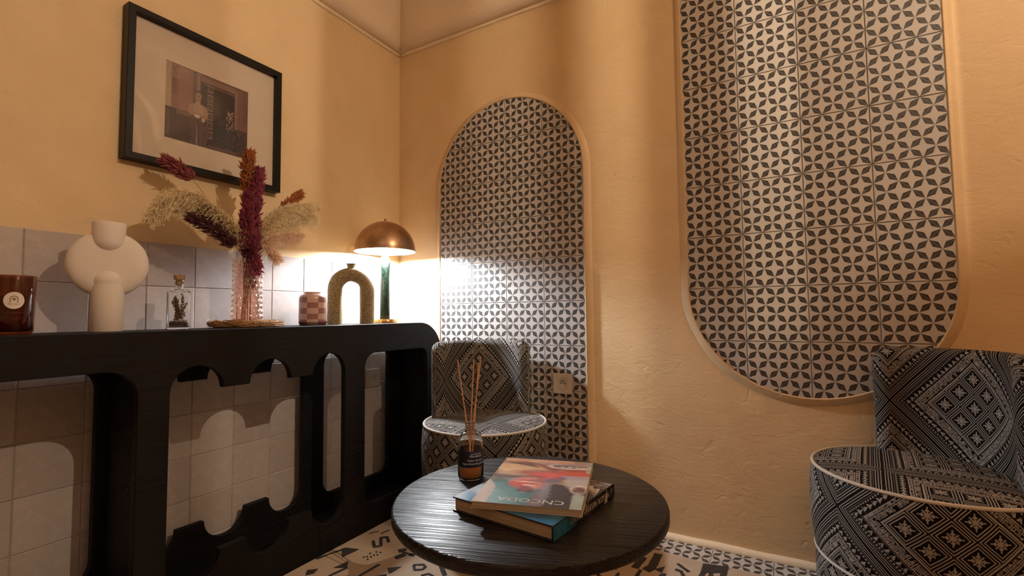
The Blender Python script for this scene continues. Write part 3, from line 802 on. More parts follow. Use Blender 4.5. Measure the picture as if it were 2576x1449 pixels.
mesh_obj('collar', *lathe(capz([(0.0195, 0.3155), (0.0190, 0.3190), (0.0115, 0.3330), (0.0105, 0.3400), (0.0125, 0.3420), (0.0125, 0.3480)]), 36), WHITEP, t, True)
mesh_obj('socket_ring', *lathe(capz([(0.0165, 0.3480), (0.0175, 0.3490), (0.0175, 0.3560), (0.0160, 0.3570)]), 36), BRASS2, t); auto(t.children[-1], 40)
g = G('glowing_bulb'); g.p('Base Color', (1, 1, 1)).p('Emission Color', LAMPCOL).p('Emission Strength', LAMPPOW)
mesh_obj('bulb', *lathe([(0.0004, 0.357), (0.012, 0.358), (0.016, 0.366)] + [(0.0270*math.cos(a), 0.389+0.026*math.sin(a)) for a in np.linspace(-.8, PI/2-.02, 12)], 28), g.mat, t, True)
so = [(0.1460*math.cos(a), 0.348+0.150*math.sin(a)) for a in np.linspace(0, PI/2-.004, 28)]
si = [(0.1440*math.cos(a), 0.348+0.148*math.sin(a)) for a in np.linspace(PI/2-.004, 0, 28)]
sh = mesh_obj('shade', *lathe(so, 96), BRASS, t, True)
mesh_obj('shade_lining', *lathe(si[:-1]+[(0.1440, 0.348), (0.1460, 0.3478)], 96), WHITEP, sh, True)
mesh_obj('finial', *lathe([(0.0004, 0.4975), (0.0065, 0.4980), (0.0065, 0.5005), (0.0035, 0.5015), (0.0055, 0.5045), (0.0068, 0.5075), (0.0055, 0.5110), (0.0004, 0.5130)], 28), BRASS, t, True)

# ------------------------------------------------------------ framed photograph
t = empty('framed_picture', (0.0, -1.015, 1.405), 'black framed sepia photograph with wide cream mount on the left wall', 'picture')
fy0, fy1, fz0, fz1 = -0.272, 0.272, 0.003, 0.517
def frame_bar(name, a, b, wd=0.022, x0=-0.004, x1=0.036):
    # mitred moulding between outer corners a and b (y,z), centre at (0,.26)
    a = Vector(a); b = Vector(b); d = (b-a).normalized(); nrm = Vector((-d.y, d.x)); c = Vector((0, .26))
    if (c-a).dot(nrm) < 0: nrm = -nrm
    V = []
    for p, s in ((a, 1), (b, -1)):
        for off, x in ((0, x0), (0, x1-.0015), (.0015, x1), (wd-.0015, x1), (wd, x1-.0015), (wd, x0)):
            q = p+nrm*off+d*off*s; V.append((x, q.x, q.y))
    F = [(i, (i+1) % 6, 6+(i+1) % 6, 6+i) for i in range(6)] + [(0, 1, 2, 3, 4, 5)[::-1], (6, 7, 8, 9, 10, 11)]
    o = mesh_obj(name, V, F, FRAMEW, t)
    bm = bmesh.new(); bm.from_mesh(o.data); bmesh.ops.recalc_face_normals(bm, faces=bm.faces); bm.to_mesh(o.data); bm.free()
cs = [(fy0, fz0), (fy1, fz0), (fy1, fz1), (fy0, fz1)]
for i in range(4): frame_bar('frame_side', cs[i], cs[(i+1) % 4])
MOUNT = flat('cream_mount_board', (0.66, 0.54, 0.43), 0.8, noise=.03)
me = yz(curve_mesh([[(fy0+.02, fz0+.02), (fy1-.02, fz0+.02), (fy1-.02, fz1-.02), (fy0+.02, fz1-.02)], [(-.1505, .112), (.1410, .112), (.1410, .3855), (-.1505, .3855)]], 0.003, 0), 0.010); link('mount', me, MOUNT, t)
mesh_obj('backing', *box(-0.004, 0.006, fy0+.015, fy1-.015, fz0+.015, fz1-.015), FRAMEW, t)
# the photograph: a person with a tray before a carved doorway (colours of a fine grid)
Wp, Hp = 150, 140
im = np.zeros((Hp, Wp, 3)); yy, xx = np.mgrid[0:Hp, 0:Wp]; U = xx/Wp; Vv = 1-yy/Hp
def rect(u0, u1, v0, v1, c, a=1.0):
    m = ((U >= u0) & (U < u1) & (Vv >= v0) & (Vv < v1))[..., None]*a; im[:] = im*(1-m)+np.array(c)*m
def ell(u, v, ru, rv, c, a=1.0, soft=.25):
    d = np.sqrt(((U-u)/ru)**2+((Vv-v)/rv)**2); m = np.clip((1-d)/soft+.5, 0, 1)[..., None]*a; im[:] = im*(1-m)+np.array(c)*m
im[:] = (0.20, 0.095, 0.085)
rect(0, .40, .42, 1, (0.24, 0.115, 0.10)); rect(.15, .30, .42, 1, (0.30, 0.155, 0.135), .7)
rect(0, .07, .42, 1, (0.42, 0.29, 0.19)); rect(.07, .13, .6, 1, (0.16, .075, .06), .7)
for k in range(40): ell(rng.uniform(.0, .25), rng.uniform(.82, 1), .02, .02, (0.34, .2, .15), .5)
rect(.31, .35, .3, 1, (.15, .075, .075)); rect(.35, .39, .3, 1, (.26, .18, .18), .8)
rect(0, .37, .0, .42, (.055, .025, .028)); rect(.13, .36, .36, .41, (.24, .14, .11), .6)
for k in range(26):
    for j in range(12): rect(.13+k*.009, .134+k*.009, .06+j*.025, .07+j*.025, (.12, .06, .06), .6)
for j in range(12): rect(.015, .06, .05+j*.028, .065+j*.028, (.16, .10, .09), .7)
rect(.39, .86, .0, .96, (.030, .012, .014)); rect(.40, .85, .90, .96, (.28, .17, .13), .8); rect(.43, .83, .86, .885, (.15, .085, .07))
for k in range(6): 
    rect(.475, .545, .78-k*.125, .88-k*.125, (.26, .16, .14), .9); rect(.485, .535, .795-k*.125, .865-k*.125, (.07, .035, .035))
rect(.56, .82, .10, .84, (.016, .008, .010)); ell(.66, .62, .09, .2, (.04, .02, .02), .8, .9)
for k in range(70): ell(rng.uniform(.71, .80), rng.uniform(.33, .62), .008, .010, (.35, .22, .20), rng.uniform(.3, 1))
rect(.82, 1, .38, 1, (.17, .075, .07)); rect(.82, .86, .38, .95, (.22, .12, .10)); rect(.93, 1, .5, 1, (.12, .055, .05), .7)
rect(.84, 1, 0, .40, (.06, .025, .03)); ell(.80, .20, .09, .17, (.025, .012, .018)); ell(.93, .17, .07, .14, (.035, .02, .03))
for k in range(60): ell(rng.uniform(.72, 1), rng.uniform(.04, .38), .008, .012, (.10, .06, .07), .5)
rect(.0, 1, .0, .045, (.07, .03, .02)); rect(.5, .86, .03, .07, (.16, .08, .06), .5)
ell(.38, .18, .105, .26, (.075, .04, .045)); 
for k in range(60): ell(rng.uniform(.29, .48), rng.uniform(.02, .32), .008, .03, (.14, .08, .08), .4)
ell(.31, .47, .050, .09, (.36, .23, .17), 1, .15); ell(.44, .47, .045, .10, (.33, .20, .15), 1, .15); ell(.375, .50, .060, .11, (.42, .28, .21), 1, .15); ell(.375, .40, .10, .05, (.30, .18, .14), .8)
ell(.365, .375, .10, .035, (.10, .05, .045)); ell(.36, .405, .035, .022, (.62, .46, .38)); ell(.43, .375, .02, .03, (.50, .33, .26))
ell(.385, .70, .050, .055, (.030, .015, .015)); ell(.372, .665, .038, .066, (.36, .22, .16), 1, .15); ell(.362, .676, .010, .010, (.10, .05, .04), .8); ell(.384, .674, .010, .010, (.10, .05, .04), .8); ell(.372, .635, .012, .008, (.20, .08, .07), .8); ell(.405, .62, .010, .05, (.05, .02, .02))
rect(.355, .362, .0, .26, (.5, .4, .36), .8)
im += rng.normal(0, .004, im.shape); im = np.clip(im, 0, 1)*0.95
PRINT = vcol('photo_print', 0.45, coat=.1)
print_grid('photograph', im, PRINT, lambda u, v: (0.0088, -0.153+u*0.2965, 0.110+v*0.278), t)
mesh_obj('glass_pane', *box(0.0215, 0.0235, fy0+.0215, fy1-.0215, fz0+.0215, fz1-.0215), thin_glass('picture_glass', (0.97, 0.97, 0.97), 0.28), t)

# ------------------------------------------------------------ rug
RZ = 0.009
def rug():
    V, F = [], []; nx, ny = 90, 70
    x0, x1, y0, y1 = 0.328, 2.95, -2.7, -0.128
    for lay in (0, 1):
        for j in range(ny+1):
            for i in range(nx+1):
                u, v = i/nx, j/ny; x = x0+(x1-x0)*u; y = y0+(y1-y0)*v
                if j == ny: y += -0.010*max(0, (x-1.2))+0.004*math.sin(x*23)+rng.uniform(-.0015, .0015)*(1-lay)
                if i == 0: x += 0.0015*math.sin(y*17)
                edge = min(1, min(i, nx-i, j, ny-j)/1.0)
                z = (0.0008 if lay == 0 else RZ-0.004*(1-edge)+0.0009*math.sin(x*31)*math.sin(y*27)*edge)
                V.append((x, y, z))
    n = (nx+1)*(ny+1)
    for j in range(ny):
        for i in range(nx):
            a = j*(nx+1)+i; q = (a, a+1, a+nx+2, a+nx+1); F.append(tuple(n+k for k in q)); F.append(q[::-1])
    rim = [i for i in range(nx+1)] + [j*(nx+1)+nx for j in range(1, ny+1)] + [ny*(nx+1)+i for i in range(nx-1, -1, -1)] + [j*(nx+1) for j in range(ny-1, 0, -1)]
    for k in range(len(rim)): a, b = rim[k], rim[(k+1) % len(rim)]; F.append((a, b, n+b, n+a))
    return V, F
g = G('wool_rug_ground'); c = g.coord(); n1 = g.noise(c, 4.5, 5, .6); n2 = g.noise(g.map(c, (1, 3, 1), (0, 0, .5)), 90, 5, .7)
g.p('Base Color', g.mix(n2*0.5, g.ramp(n1, [(0.3, (0.50, 0.33, 0.20)), (0.55, (0.55, 0.42, 0.30)), (0.75, (0.42, 0.25, 0.13))]), (0.42, 0.30, 0.20))).p('Roughness', 0.95).p('Sheen Weight', .4)
g.bump(n2 + g.noise(c, 400, 3)*.7, .7, .003); RUG = g.mat
g = G('wool_rug_motif'); n2 = g.noise(g.map(c if False else g.coord(), (1, 1, 1)), 260, 4, .7)
g.p('Base Color', g.ramp(n2, [(0.35, (0.020, 0.017, 0.018)), (0.62, (0.055, 0.045, 0.042)), (0.72, (0.30, 0.22, 0.16))])).p('Roughness', .95); g.bump(n2, .8, .003); MOTIF = g.mat
ro = tag(mesh_obj('rug', *rug(), RUG, smooth=False), 'cream wool rug with scattered black woven motifs under the coffee table', 'rug'); auto(ro, 50)
STROKES=[
(0.013,[(0.418, -0.587), (0.462, -0.623), (0.475, -0.602), (0.426, -0.553), (0.443, -0.537), (0.481, -0.567)]),
(0.01,[(0.339, -0.784), (0.371, -0.685)]),
(0.01,[(0.475, -0.844), (0.487, -0.773)]),
(0.011,[(0.565, -0.808), (0.571, -0.705)]),
(0.022,[(0.59, -0.645), (0.601, -0.607)]),
(0.022,[(0.564, -0.601), (0.58, -0.576)]),
(0.016,[(0.618, -0.601), (0.639, -0.596)]),
(0.008,[(0.577, -0.598), (0.63, -0.598)]),
(0.01,[(0.681, -0.65), (0.709, -0.631), (0.726, -0.64), (0.727, -0.658), (0.706, -0.673), (0.681, -0.65)]),
(0.016,[(0.768, -0.606), (0.8, -0.634), (0.82, -0.651)]),
(0.008,[(0.619, -0.771), (0.641, -0.742)]),
(0.006,[(0.357, -0.549), (0.378, -0.518)]),
(0.006,[(0.401, -0.529), (0.407, -0.487)]),
(0.008,[(0.749, -0.69), (0.764, -0.668), (0.788, -0.673)]),
(0.026,[(1.374, -0.211), (1.368, -0.301)]),
(0.03,[(1.418, -0.163), (1.418, -0.264), (1.405, -0.298)]),
(0.012,[(1.492, -0.201), (1.535, -0.237)]),
(0.012,[(1.492, -0.242), (1.511, -0.246), (1.526, -0.276)]),
(0.012,[(1.27, -0.363), (1.269, -0.399), (1.286, -0.411)]),
(0.01,[(1.329, -0.357), (1.329, -0.387)]),
(0.012,[(1.389, -0.302), (1.387, -0.356)]),
]
POLYS=[
[(0.377, -0.705), (0.366, -0.678), (0.423, -0.662), (0.414, -0.734)],
[(0.446, -0.798), (0.456, -0.742), (0.485, -0.774)],
[(0.401, -0.878), (0.377, -0.853), (0.404, -0.829), (0.416, -0.856)],
[(0.613, -0.71), (0.651, -0.678), (0.645, -0.732)],
[(1.431, -0.275), (1.456, -0.241), (1.455, -0.284)],
[(1.45, -0.313), (1.457, -0.29), (1.47, -0.285), (1.469, -0.309)],
[(1.301, -0.325), (1.319, -0.295), (1.315, -0.343)],
[(1.569, -0.157), (1.648, -0.139), (1.649, -0.184), (1.57, -0.222)],
[(1.57, -0.222), (1.587, -0.217), (1.581, -0.255), (1.566, -0.259)],
[(1.596, -0.214), (1.609, -0.209), (1.609, -0.239), (1.595, -0.247)],
[(1.629, -0.199), (1.649, -0.184), (1.648, -0.218), (1.629, -0.229)],
[(0.479, -0.696), (0.478, -0.69), (0.486, -0.692), (0.487, -0.698)],
[(0.504, -0.701), (0.503, -0.695), (0.511, -0.697), (0.512, -0.704)],
[(0.487, -0.688), (0.486, -0.682), (0.494, -0.684), (0.495, -0.691)],
[(0.501, -0.683), (0.5, -0.678), (0.509, -0.679), (0.51, -0.686)],
[(0.479, -0.667), (0.479, -0.66), (0.487, -0.662), (0.488, -0.67)],
[(0.501, -0.668), (0.5, -0.662), (0.508, -0.664), (0.509, -0.671)],
[(0.51, -0.66), (0.509, -0.654), (0.517, -0.656), (0.518, -0.663)],
[(0.491, -0.647), (0.49, -0.641), (0.499, -0.643), (0.5, -0.65)],
[(0.507, -0.642), (0.507, -0.636), (0.515, -0.638), (0.516, -0.645)],
]

def ribbon2d(pts, wd):
    V, F = [], []; n = len(pts)
    for i, p in enumerate(pts):
        a = Vector(pts[max(i-1, 0)]); b = Vector(pts[min(i+1, n-1)]); d = (b-a).normalized(); q = Vector((-d.y, d.x))*wd/2*rng.uniform(.9, 1.1)
        V += [(p[0]-q.x, p[1]-q.y), (p[0]+q.x, p[1]+q.y)]
    for i in range(n-1): F.append((2*i, 2*i+2, 2*i+3, 2*i+1))
    return V, F
def subdiv(pts, k=3):
    out = []
    for i in range(len(pts)-1):
        for s in range(k): out.append(tuple(np.array(pts[i])*(1-s/k)+np.array(pts[i+1])*s/k))
    return out+[pts[-1]]
ML = []
def put(v, f, x=0, y=0, r=0):
    c_, s_ = math.cos(r), math.sin(r)
    vv = [(x+a*c_-b*s_, y+a*s_+b*c_) for a, b in v]; n = len(vv)
    V = [(a, b, RZ+0.0016) for a, b in vv]+[(a, b, RZ-0.002) for a, b in vv]
    F = list(f); es = {}
    for q in f:
        for i in range(len(q)): e = (q[i], q[(i+1) % len(q)]); es[e] = 1
    for (a, b) in es:
        if (b, a) not in es: F.append((a, n+a, n+b, b))
    ML.append((V, F))
for wd, pts in STROKES: put(*ribbon2d(subdiv(pts), wd))
for pl in POLYS: put(pl, [tuple(range(len(pl)))])
# the same kinds of motif over the rest of the rug
def m_x(s): a = ribbon2d([(-s, -s), (0, 0), (s, s)], s*.6); b = ribbon2d([(-s, s), (0, 0), (s, -s)], s*.6); return [a, b]
def m_d(s): return [([(0, -s*1.3), (s, 0), (0, s*1.3), (-s, 0)], [(0, 1, 2, 3)])]
def m_bar(s): return [ribbon2d([(0, -s*2), (0, s*2)], s*.5)]
def m_tri(s): return [([(-s, -s), (s, -s), (0, s)], [(0, 1, 2)]), ribbon2d([(0, s), (0, s*2.2)], s*.5)]
def m_zig(s): return [ribbon2d([(-s, -s*1.5), (s, -s*.5), (-s, s*.5), (s, s*1.5)], s*.4)]
def m_ring(s): return [ribbon2d([(-s, -s), (s, -s), (s, s), (-s, s), (-s, -s)], s*.5)]
def m_comb(s): return [ribbon2d([(-s*2, 0), (s*2, 0)], s*.5)]+[ribbon2d([(k*s, 0), (k*s, s*1.3)], s*.4) for k in (-2, -1, 0, 1, 2)]
kinds = [m_x, m_d, m_bar, m_tri, m_zig, m_ring, m_comb]
for i in range(11):
    for j in range(13):
        x = 0.45+i*0.24+rng.uniform(-.06, .06); y = -0.30-j*0.185+rng.uniform(-.05, .05)
        if (x < 1.05 and y > -0.95 and x < 0.86) or y < -2.6 or x > 2.9: continue
        if 1.2 < x < 1.78 and y > -.42: continue
        for q in kinds[rng.randint(len(kinds))](rng.uniform(.014, .028)): put(*q, x, y, rng.uniform(-.5, .5)+.3)
mo = mesh_obj('woven_motif', *join(ML), MOTIF, ro, kind='stuff')
bm = bmesh.new(); bm.from_mesh(mo.data); bmesh.ops.recalc_face_normals(bm, faces=bm.faces); bm.to_mesh(mo.data); bm.free()

# ------------------------------------------------------------ barrel chairs
def grid(rows, closed_u=False):
    """rows: list of lists of (xyz, uv)"""
    V, uv, F = [], [], []; m = len(rows[0])
    for r in rows:
        for p, q in r: V.append(p); uv.append(q)
    for i in range(len(rows)-1):
        for k in range(m-1): F.append((i*m+k, (i+1)*m+k, (i+1)*m+k+1, i*m+k+1))
    return V, F, uv
def make_chair(loc, rz, label):
    t = empty('barrel_chair', loc, label, 'chair', rz, 'patterned barrel chairs')
    NA = 120
    def drum(name, zr):
        rows = []
        for i in range(NA+1):
            a = 2*PI*i/NA
            rows.append([((r*math.cos(a), r*math.sin(a), z), ((a-PI)*0.256, z+0.10)) for z, r in zr])
        v, f, uv = grid(rows); return mesh_obj(name, v, f, FABRIC, t, True, uv)
    drum('skirt', [(0.004, 0.236), (0.012, 0.247), (0.05, 0.252), (0.10, 0.2545), (0.15, 0.2545), (0.19, 0.2525), (0.199, 0.250)])
    drum('seat_base', [(0.199, 0.250), (0.206, 0.2545), (0.24, 0.2585), (0.28, 0.2615), (0.33, 0.2630), (0.37, 0.2620), (0.41, 0.2590), (0.430, 0.2550), (0.437, 0.2500)])
    rows = []
    for i in range(NA+1):
        a = 2*PI*i/NA; row = []
        for k in range(15):
            r = 0.2515*k/14; z = 0.4375+0.017*(1-(r/0.2515)**2.6)
            row.append(((r*math.cos(a), r*math.sin(a), z), (r*math.sin(a), r*math.cos(a)+.12)))
        rows.append(row[::-1])
    v, f, uv = grid(rows); mesh_obj('seat', v, f, FABRIC, t, True, uv)
    mesh_obj('seat_piping', *torus(0.2525, 0.0045, (0, 0, 0.4375), 140, 10), PIPING, t, True)
    mesh_obj('lower_piping', *torus(0.2525, 0.0042, (0, 0, 0.1995), 140, 10), PIPING, t, True)
    mesh_obj('underside', *lathe(capz([(0.235, 0.004), (0.235, 0.006)]), 48), DARKHOLE, t)
    # curved backrest
    half = math.radians(71); Rm = 0.2130; H0 = 0.029; cr = 0.050; rows = []
    SA = 90
    for i in range(SA+1):
        q = -1+2*i/SA; q = math.copysign(abs(q)**0.8, q) if False else q
        # denser samples at both ends
        q = math.sin(q*PI/2); th = half*q; s = (half-abs(th))*Rm
        h_ = H0*(math.sqrt(max(0, 1-(1-min(s/0.036, 1))**2))); h_ = max(h_, .0006)
        zt = 0.764 - cr*(1-math.sqrt(max(0, 1-(1-min(s/cr, 1))**2)))
        ck = min(0.026, h_*.9+.001); row = []; zb = 0.425
        pts = [(Rm-h_, zb+(zt-ck-zb)*k/8) for k in range(9)]
        pts += [(Rm-h_*math.cos(a), zt-ck+ck*math.sin(a)) for a in np.linspace(0.15, PI-0.15, 13)]
        pts += [(Rm+h_, zb+(zt-ck-zb)*(8-k)/8) for k in range(9)]
        L_ = 0; prev = None
        for k, (r, z) in enumerate(pts):
            if prev is not None: L_ += math.hypot(r-prev[0], z-prev[1])
            prev = (r, z)
            row.append(((r*math.cos(th), r*math.sin(th), z), (th*Rm+math.copysign(H0-h_, th), zb+L_-0.367)))
        rows.append(row)
    v, f, uv = grid(rows); m = len(rows[0]); f.append(tuple(range(m))); f.append(tuple(SA*m+k for k in range(m))[::-1])
    o = mesh_obj('backrest', v, f, FABRIC, t, True, uv)
    bm = bmesh.new(); bm.from_mesh(o.data); bmesh.ops.recalc_face_normals(bm, faces=bm.faces); bm.to_mesh(o.data); bm.free()
    return t
make_chair((0.745, -0.280, 0.0080), math.radians(131), 'black and white patterned barrel chair in the corner between console and table')
make_chair((2.157, -0.272, 0.0080), math.radians(38), 'black and white patterned barrel chair at the right edge under the larger tiled panel')

# ------------------------------------------------------------ coffee table
TX, TY, TZ, TR = 1.271, -0.886, 0.430, 0.338
t = empty('coffee_table', (TX, TY, RZ+.0019), 'round black stained wooden coffee table with visible grain', 'table')
pr = capz([(TR-.012, TZ-.030), (TR-.003, TZ-.027), (TR, TZ-.022), (TR, TZ-.006), (TR-.0015, TZ-.002), (TR-.005, TZ)])
mesh_obj('tabletop', *lathe([(r, z-RZ-.0019) for r, z in pr], 160), TABLEW, t); auto(t.children[-1], 50)
mesh_obj('column', *lathe([(r, z) for r, z in capz([(0.045, 0.03), (0.032, 0.06), (0.030, 0.34), (0.045, TZ-.034-RZ)])], 40), CONSW, t, True)
mesh_obj('foot_plate', *lathe(capz([(0.20, 0.0005), (0.205, 0.004), (0.20, 0.014), (0.05, 0.030)]), 64), CONSW, t, True); auto(t.children[-1], 40)

# ------------------------------------------------------------ books
WHT = flat('book_white_ink', (0.62, 0.62, 0.62), .5); CYAN = flat('book_cyan_ink', (0.05, 0.42, 0.60), .5); PALEB = flat('book_pale_blue_ink', (0.35, 0.58, 0.72), .5)
def pages():
    g = G('page_edges'); c = g.coord(); x, y, z = g.sep(c); n = g.noise(g.map(c, (4, 4, 900)), 1.0, 4, .7)
    g.p('Base Color', g.ramp(n, [(0.3, (0.40, 0.31, 0.22)), (0.7, (0.66, 0.55, 0.42))])).p('Roughness', .85); g.bump(n, .4, .0008); return g.mat
PAGES = pages()
COVER = vcol('glossy_cover_print', 0.22)
def place(me, M4): me.transform(M4); return me
# lower hardback
L1, W1, T1 = 0.274, 0.293, 0.0325
b1 = empty('hardback_book', (1.309, -0.922, TZ+.0005), 'thick hardback book with blue and black jacket, spine lettered in white, lying lowest', 'book', math.radians(-6.5))
NAVY = flat('dark_jacket', (0.02, 0.022, 0.03), 0.25)
bevel(mesh_obj('back_cover', *box(-L1/2, L1/2, -W1/2, W1/2, 0, 0.0032), NAVY, b1), .0008)
bevel(mesh_obj('pages', *box(-L1/2+.004, L1/2-.005, -W1/2+.005, W1/2-.005, 0.0032, T1-.0032), PAGES, b1), .0006)
im = np.zeros((150, 140, 3)); yy, xx = np.mgrid[0:150, 0:140]; U = xx/140; Vv = 1-yy/150
im[:] = (0.012, 0.010, 0.012)
blue = np.clip(1.35-(Vv*1.5+U*.55), 0, 1)[..., None]; im = im*(1-blue)+np.array((0.030, 0.165, 0.36))*blue
ell(.02, .18, .14, .22, (.50, .60, .72), .8, .8); ell(.12, .10, .12, .08, (.10, .32, .55), .7, .8)
rect(.90, 1.0, 0, .20, (.02, .17, .33), .8); rect(.80, .92, .02, .22, (.02, .13, .28), .5)
for k in range(50): ell(rng.uniform(.80, 1.0), rng.uniform(.22, .42), .012, .02, (.34, .32, .33), rng.uniform(.2, .8))
for k in range(60): u_ = rng.uniform(.45, 1); ell(u_, .90+rng.uniform(-.06, .07), .05, .007, (.32, .27, .28), rng.uniform(.3, .9))
def tri(p0, p1, p2, c, a=1.0):
    def s(p, q): return (q[0]-p[0])*(Vv-p[1])-(q[1]-p[1])*(U-p[0])
    s0, s1, s2 = s(p0, p1), s(p1, p2), s(p2, p0); m = (((s0 >= 0) & (s1 >= 0) & (s2 >= 0)) | ((s0 <= 0) & (s1 <= 0) & (s2 <= 0)))[..., None]*a
    im[:] = im*(1-m)+np.array(c)*m
tri((.55, .86), (.88, .84), (.98, .66), (.66, .62, .58)); tri((.90, .80), (1.0, .62), (.96, .82), (.6, .57, .54), .8); ell(.8, .62, .2, .15, (.045, .035, .03), .8)
ell(.93, .46, .05, .05, (.09, .04, .035)); 
im = np.clip(im+rng.normal(0, .006, im.shape), 0, 1)
bevel(mesh_obj('front_cover', *box(-L1/2, L1/2, -W1/2, W1/2, T1-.0032, T1), NAVY, b1), .0008)
print_grid('cover_print', im, COVER, lambda u, v: (-L1/2+.0006+u*(L1-.0012), -W1/2+.0006+v*(W1-.0012), T1+.00015), b1)
# spine with print
im = np.zeros((24, 200, 3)); yy, xx = np.mgrid[0:24, 0:200]; U = xx/200; Vv = 1-yy/24
im[:] = (0.016, 0.014, 0.018); rect(0, .26, 0, 1, (0.018, 0.125, 0.27)); rect(.26, .33, 0, 1, (.018, .07, .13)); rect(.33, .5, 0, 1, (.025, .03, .045)); rect(.50, .60, 0, 1, (.055, .03, .03))
for k in range(26): ell(rng.uniform(.40, .52), rng.uniform(.4, 1), .008, .15, (.34, .31, .30), rng.uniform(.3, .9))
tri((.80, .0), (.86, .0), (.85, 1), (.5, .5, .52)); tri((.9, .3), (.98, .6), (.93, .9), (.2, .2, .23), .6)
im = np.clip(im+rng.normal(0, .005, im.shape), 0, 1)
bevel(mesh_obj('spine', *box(L1/2-.003, L1/2+.0012, -W1/2, W1/2, 0.0, T1), NAVY, b1), .001)
print_grid('spine_print', im, COVER, lambda u, v: (L1/2+.00135, -W1/2+.0008+u*(W1-.0016), .0008+v*(T1-.0016)), b1)
def spine_text(s, size, y, z, mat, vert=False, sx=1.0):
    me = text_mesh(s, size)
    for v_ in me.vertices:
        a, b = v_.co.x*sx, v_.co.y
        v_.co = (L1/2+.0017, y+ (-b if vert else -a), z + (a if vert else -b))
    link('lettering', me, mat, b1)
spine_text('MOGADOR, PARFUMS', 0.0205, 0.058, 0.0235, WHT, sx=.55)
spine_text("D'ENFANCE", 0.0205, -0.050, 0.0235, WHT, sx=.50)
for i, s in enumerate(('Katia', 'Azoulay', 'Elsa', 'Rosilio', 'R. Sibony')): spine_text(s, 0.0072, -0.127+i*0.0085+(i//2)*.004, T1/2, CYAN, True)
def cover_text(parent, s, size, x, y, z, mat, align='LEFT', sx=1.0, flip=True):
    me = text_mesh(s, size, align); k = -1 if flip else 1
    for v_ in me.vertices: v_.co = (x+k*v_.co.x*sx, y+k*v_.co.y, z)
    link('lettering', me, mat, parent)
cover_text(b1, 'ESSAOUIRA', 0.034, -0.117, -0.076, T1+.0004, PALEB, 'RIGHT', 1.0)
cover_text(b1, "PARFUMS D'ENFANCE", 0.019, -0.108, -0.040, T1+.0004, PALEB, 'RIGHT', .9)
# upper paperback
L2, W2, T2 = 0.244, 0.325, 0.0145
Z2 = TZ+.0005+T1+.0006
a2 = math.radians(16); cx2 = 1.232+.5*(L2*math.cos(a2)-W2*math.sin(a2)); cy2 = -1.086+.5*(L2*math.sin(a2)+W2*math.cos(a2))
b2 = empty('paperback_book', (cx2, cy2, Z2), 'slim paperback with red and turquoise painted cover on top of the hardback', 'book', a2)
bevel(mesh_obj('back_cover', *box(-L2/2, L2/2, -W2/2, W2/2, 0, 0.0006), WHT, b2), .0002)
bevel(mesh_obj('pages', *box(-L2/2+.001, L2/2-.001, -W2/2+.001, W2/2-.001, 0.0006, T2-.0008), PAGES, b2), .0004)
WHT2 = flat('cover_edge', (0.42, 0.36, 0.32), .5)
bevel(mesh_obj('front_cover', *box(-L2/2, L2/2, -W2/2, W2/2, T2-.0008, T2), WHT2, b2), .0002)
im = np.zeros((220, 170, 3)); yy, xx = np.mgrid[0:220, 0:170]; U = xx/170; Vv = 1-yy/220
im[:] = (0.35, 0.20, 0.13)
rect(0, 1, 0, .42, (.075, .045, .040)); ell(.22, .22, .36, .30, (.07, .235, .28), 1, .6); ell(.12, .10, .22, .16, (.18, .34, .34), .8, .8)
tri((0, 0), (.13, 0), (.0, .46), (.50, .40, .34)); tri((.13, 0), (.12, .30), (0, .46), (.48, .40, .35), .9)
ell(.14, .55, .17, .05, (.12, .065, .05)); ell(.18, .62, .22, .05, (.52, .33, .19), .9, .6); ell(.22, .75, .34, .11, (.62, .37, .18), .9, .5)
ell(.25, .70, .20, .05, (.66, .45, .24), .8, .6); tri((0, .88), (.45, .78), (.3, .92), (.17, .07, .045)); tri((.28, .92), (.62, .70), (.7, .80), (.26, .075, .045)); rect(0, .8, .93, 1, (.56, .27, .15))
ell(.50, .66, .30, .07, (.34, .10, .075), .9, .6); ell(.58, .60, .20, .08, (.66, .10, .085), 1, .5); ell(.42, .545, .12, .045, (.22, .05, .045), 1, .6)
ell(.42, .42, .20, .13, (.62, .24, .20), 1, .4); ell(.36, .40, .14, .08, (.60, .085, .06), 1, .5); ell(.50, .47, .10, .05, (.30, .11, .09), .8, .6); ell(.40, .44, .14, .012, (.8, .6, .5), .8); ell(.44, .37, .07, .02, (.75, .55, .50), .8)
ell(.42, .27, .085, .06, (.09, .06, .07), 1, .5); ell(.41, .31, .06, .05, (.30, .07, .05), 1, .5); ell(.40, .225, .05, .012, (.25, .35, .42), .8)
ell(.60, .26, .05, .26, (.28, .25, .29), .8, .8); ell(.55, .12, .05, .16, (.25, .14, .15), .6, .8); ell(.64, .5, .08, .05, (.14, .13, .19), .8, .7)
tri((.66, .0), (.90, .0), (.90, .40), (.060, .034, .030)); tri((.66, 0), (.90, .40), (.66, .44), (.062, .036, .032))
ell(.78, .57, .12, .035, (.13, .11, .17), .9, .7); ell(.93, .50, .17, .15, (.50, .43, .37), 1, .35); ell(.86, .60, .14, .05, (.38, .32, .36), .8, .6)
ell(.92, .36, .085, .09, (.55, .47, .40), 1, .3); ell(.925, .345, .062, .058, (.17, .055, .04), 1, .4); ell(.95, .30, .02, .02, (.12, .10, .06), .8)
rect(.885, .99, 0, .25, (.34, .40, .33)); ell(.93, .20, .05, .1, (.42, .47, .40), .7, .8)
ell(.86, .70, .20, .07, (.56, .085, .035), 1, .5); ell(.84, .77, .2, .03, (.30, .05, .03), .8, .6)
ell(.76, .845, .25, .062, (.60, .48, .38), 1, .15); ell(.76, .855, .20, .042, (.22, .14, .12), 1, .2); ell(.80, .84, .14, .022, (.72, .52, .38), 1, .4)
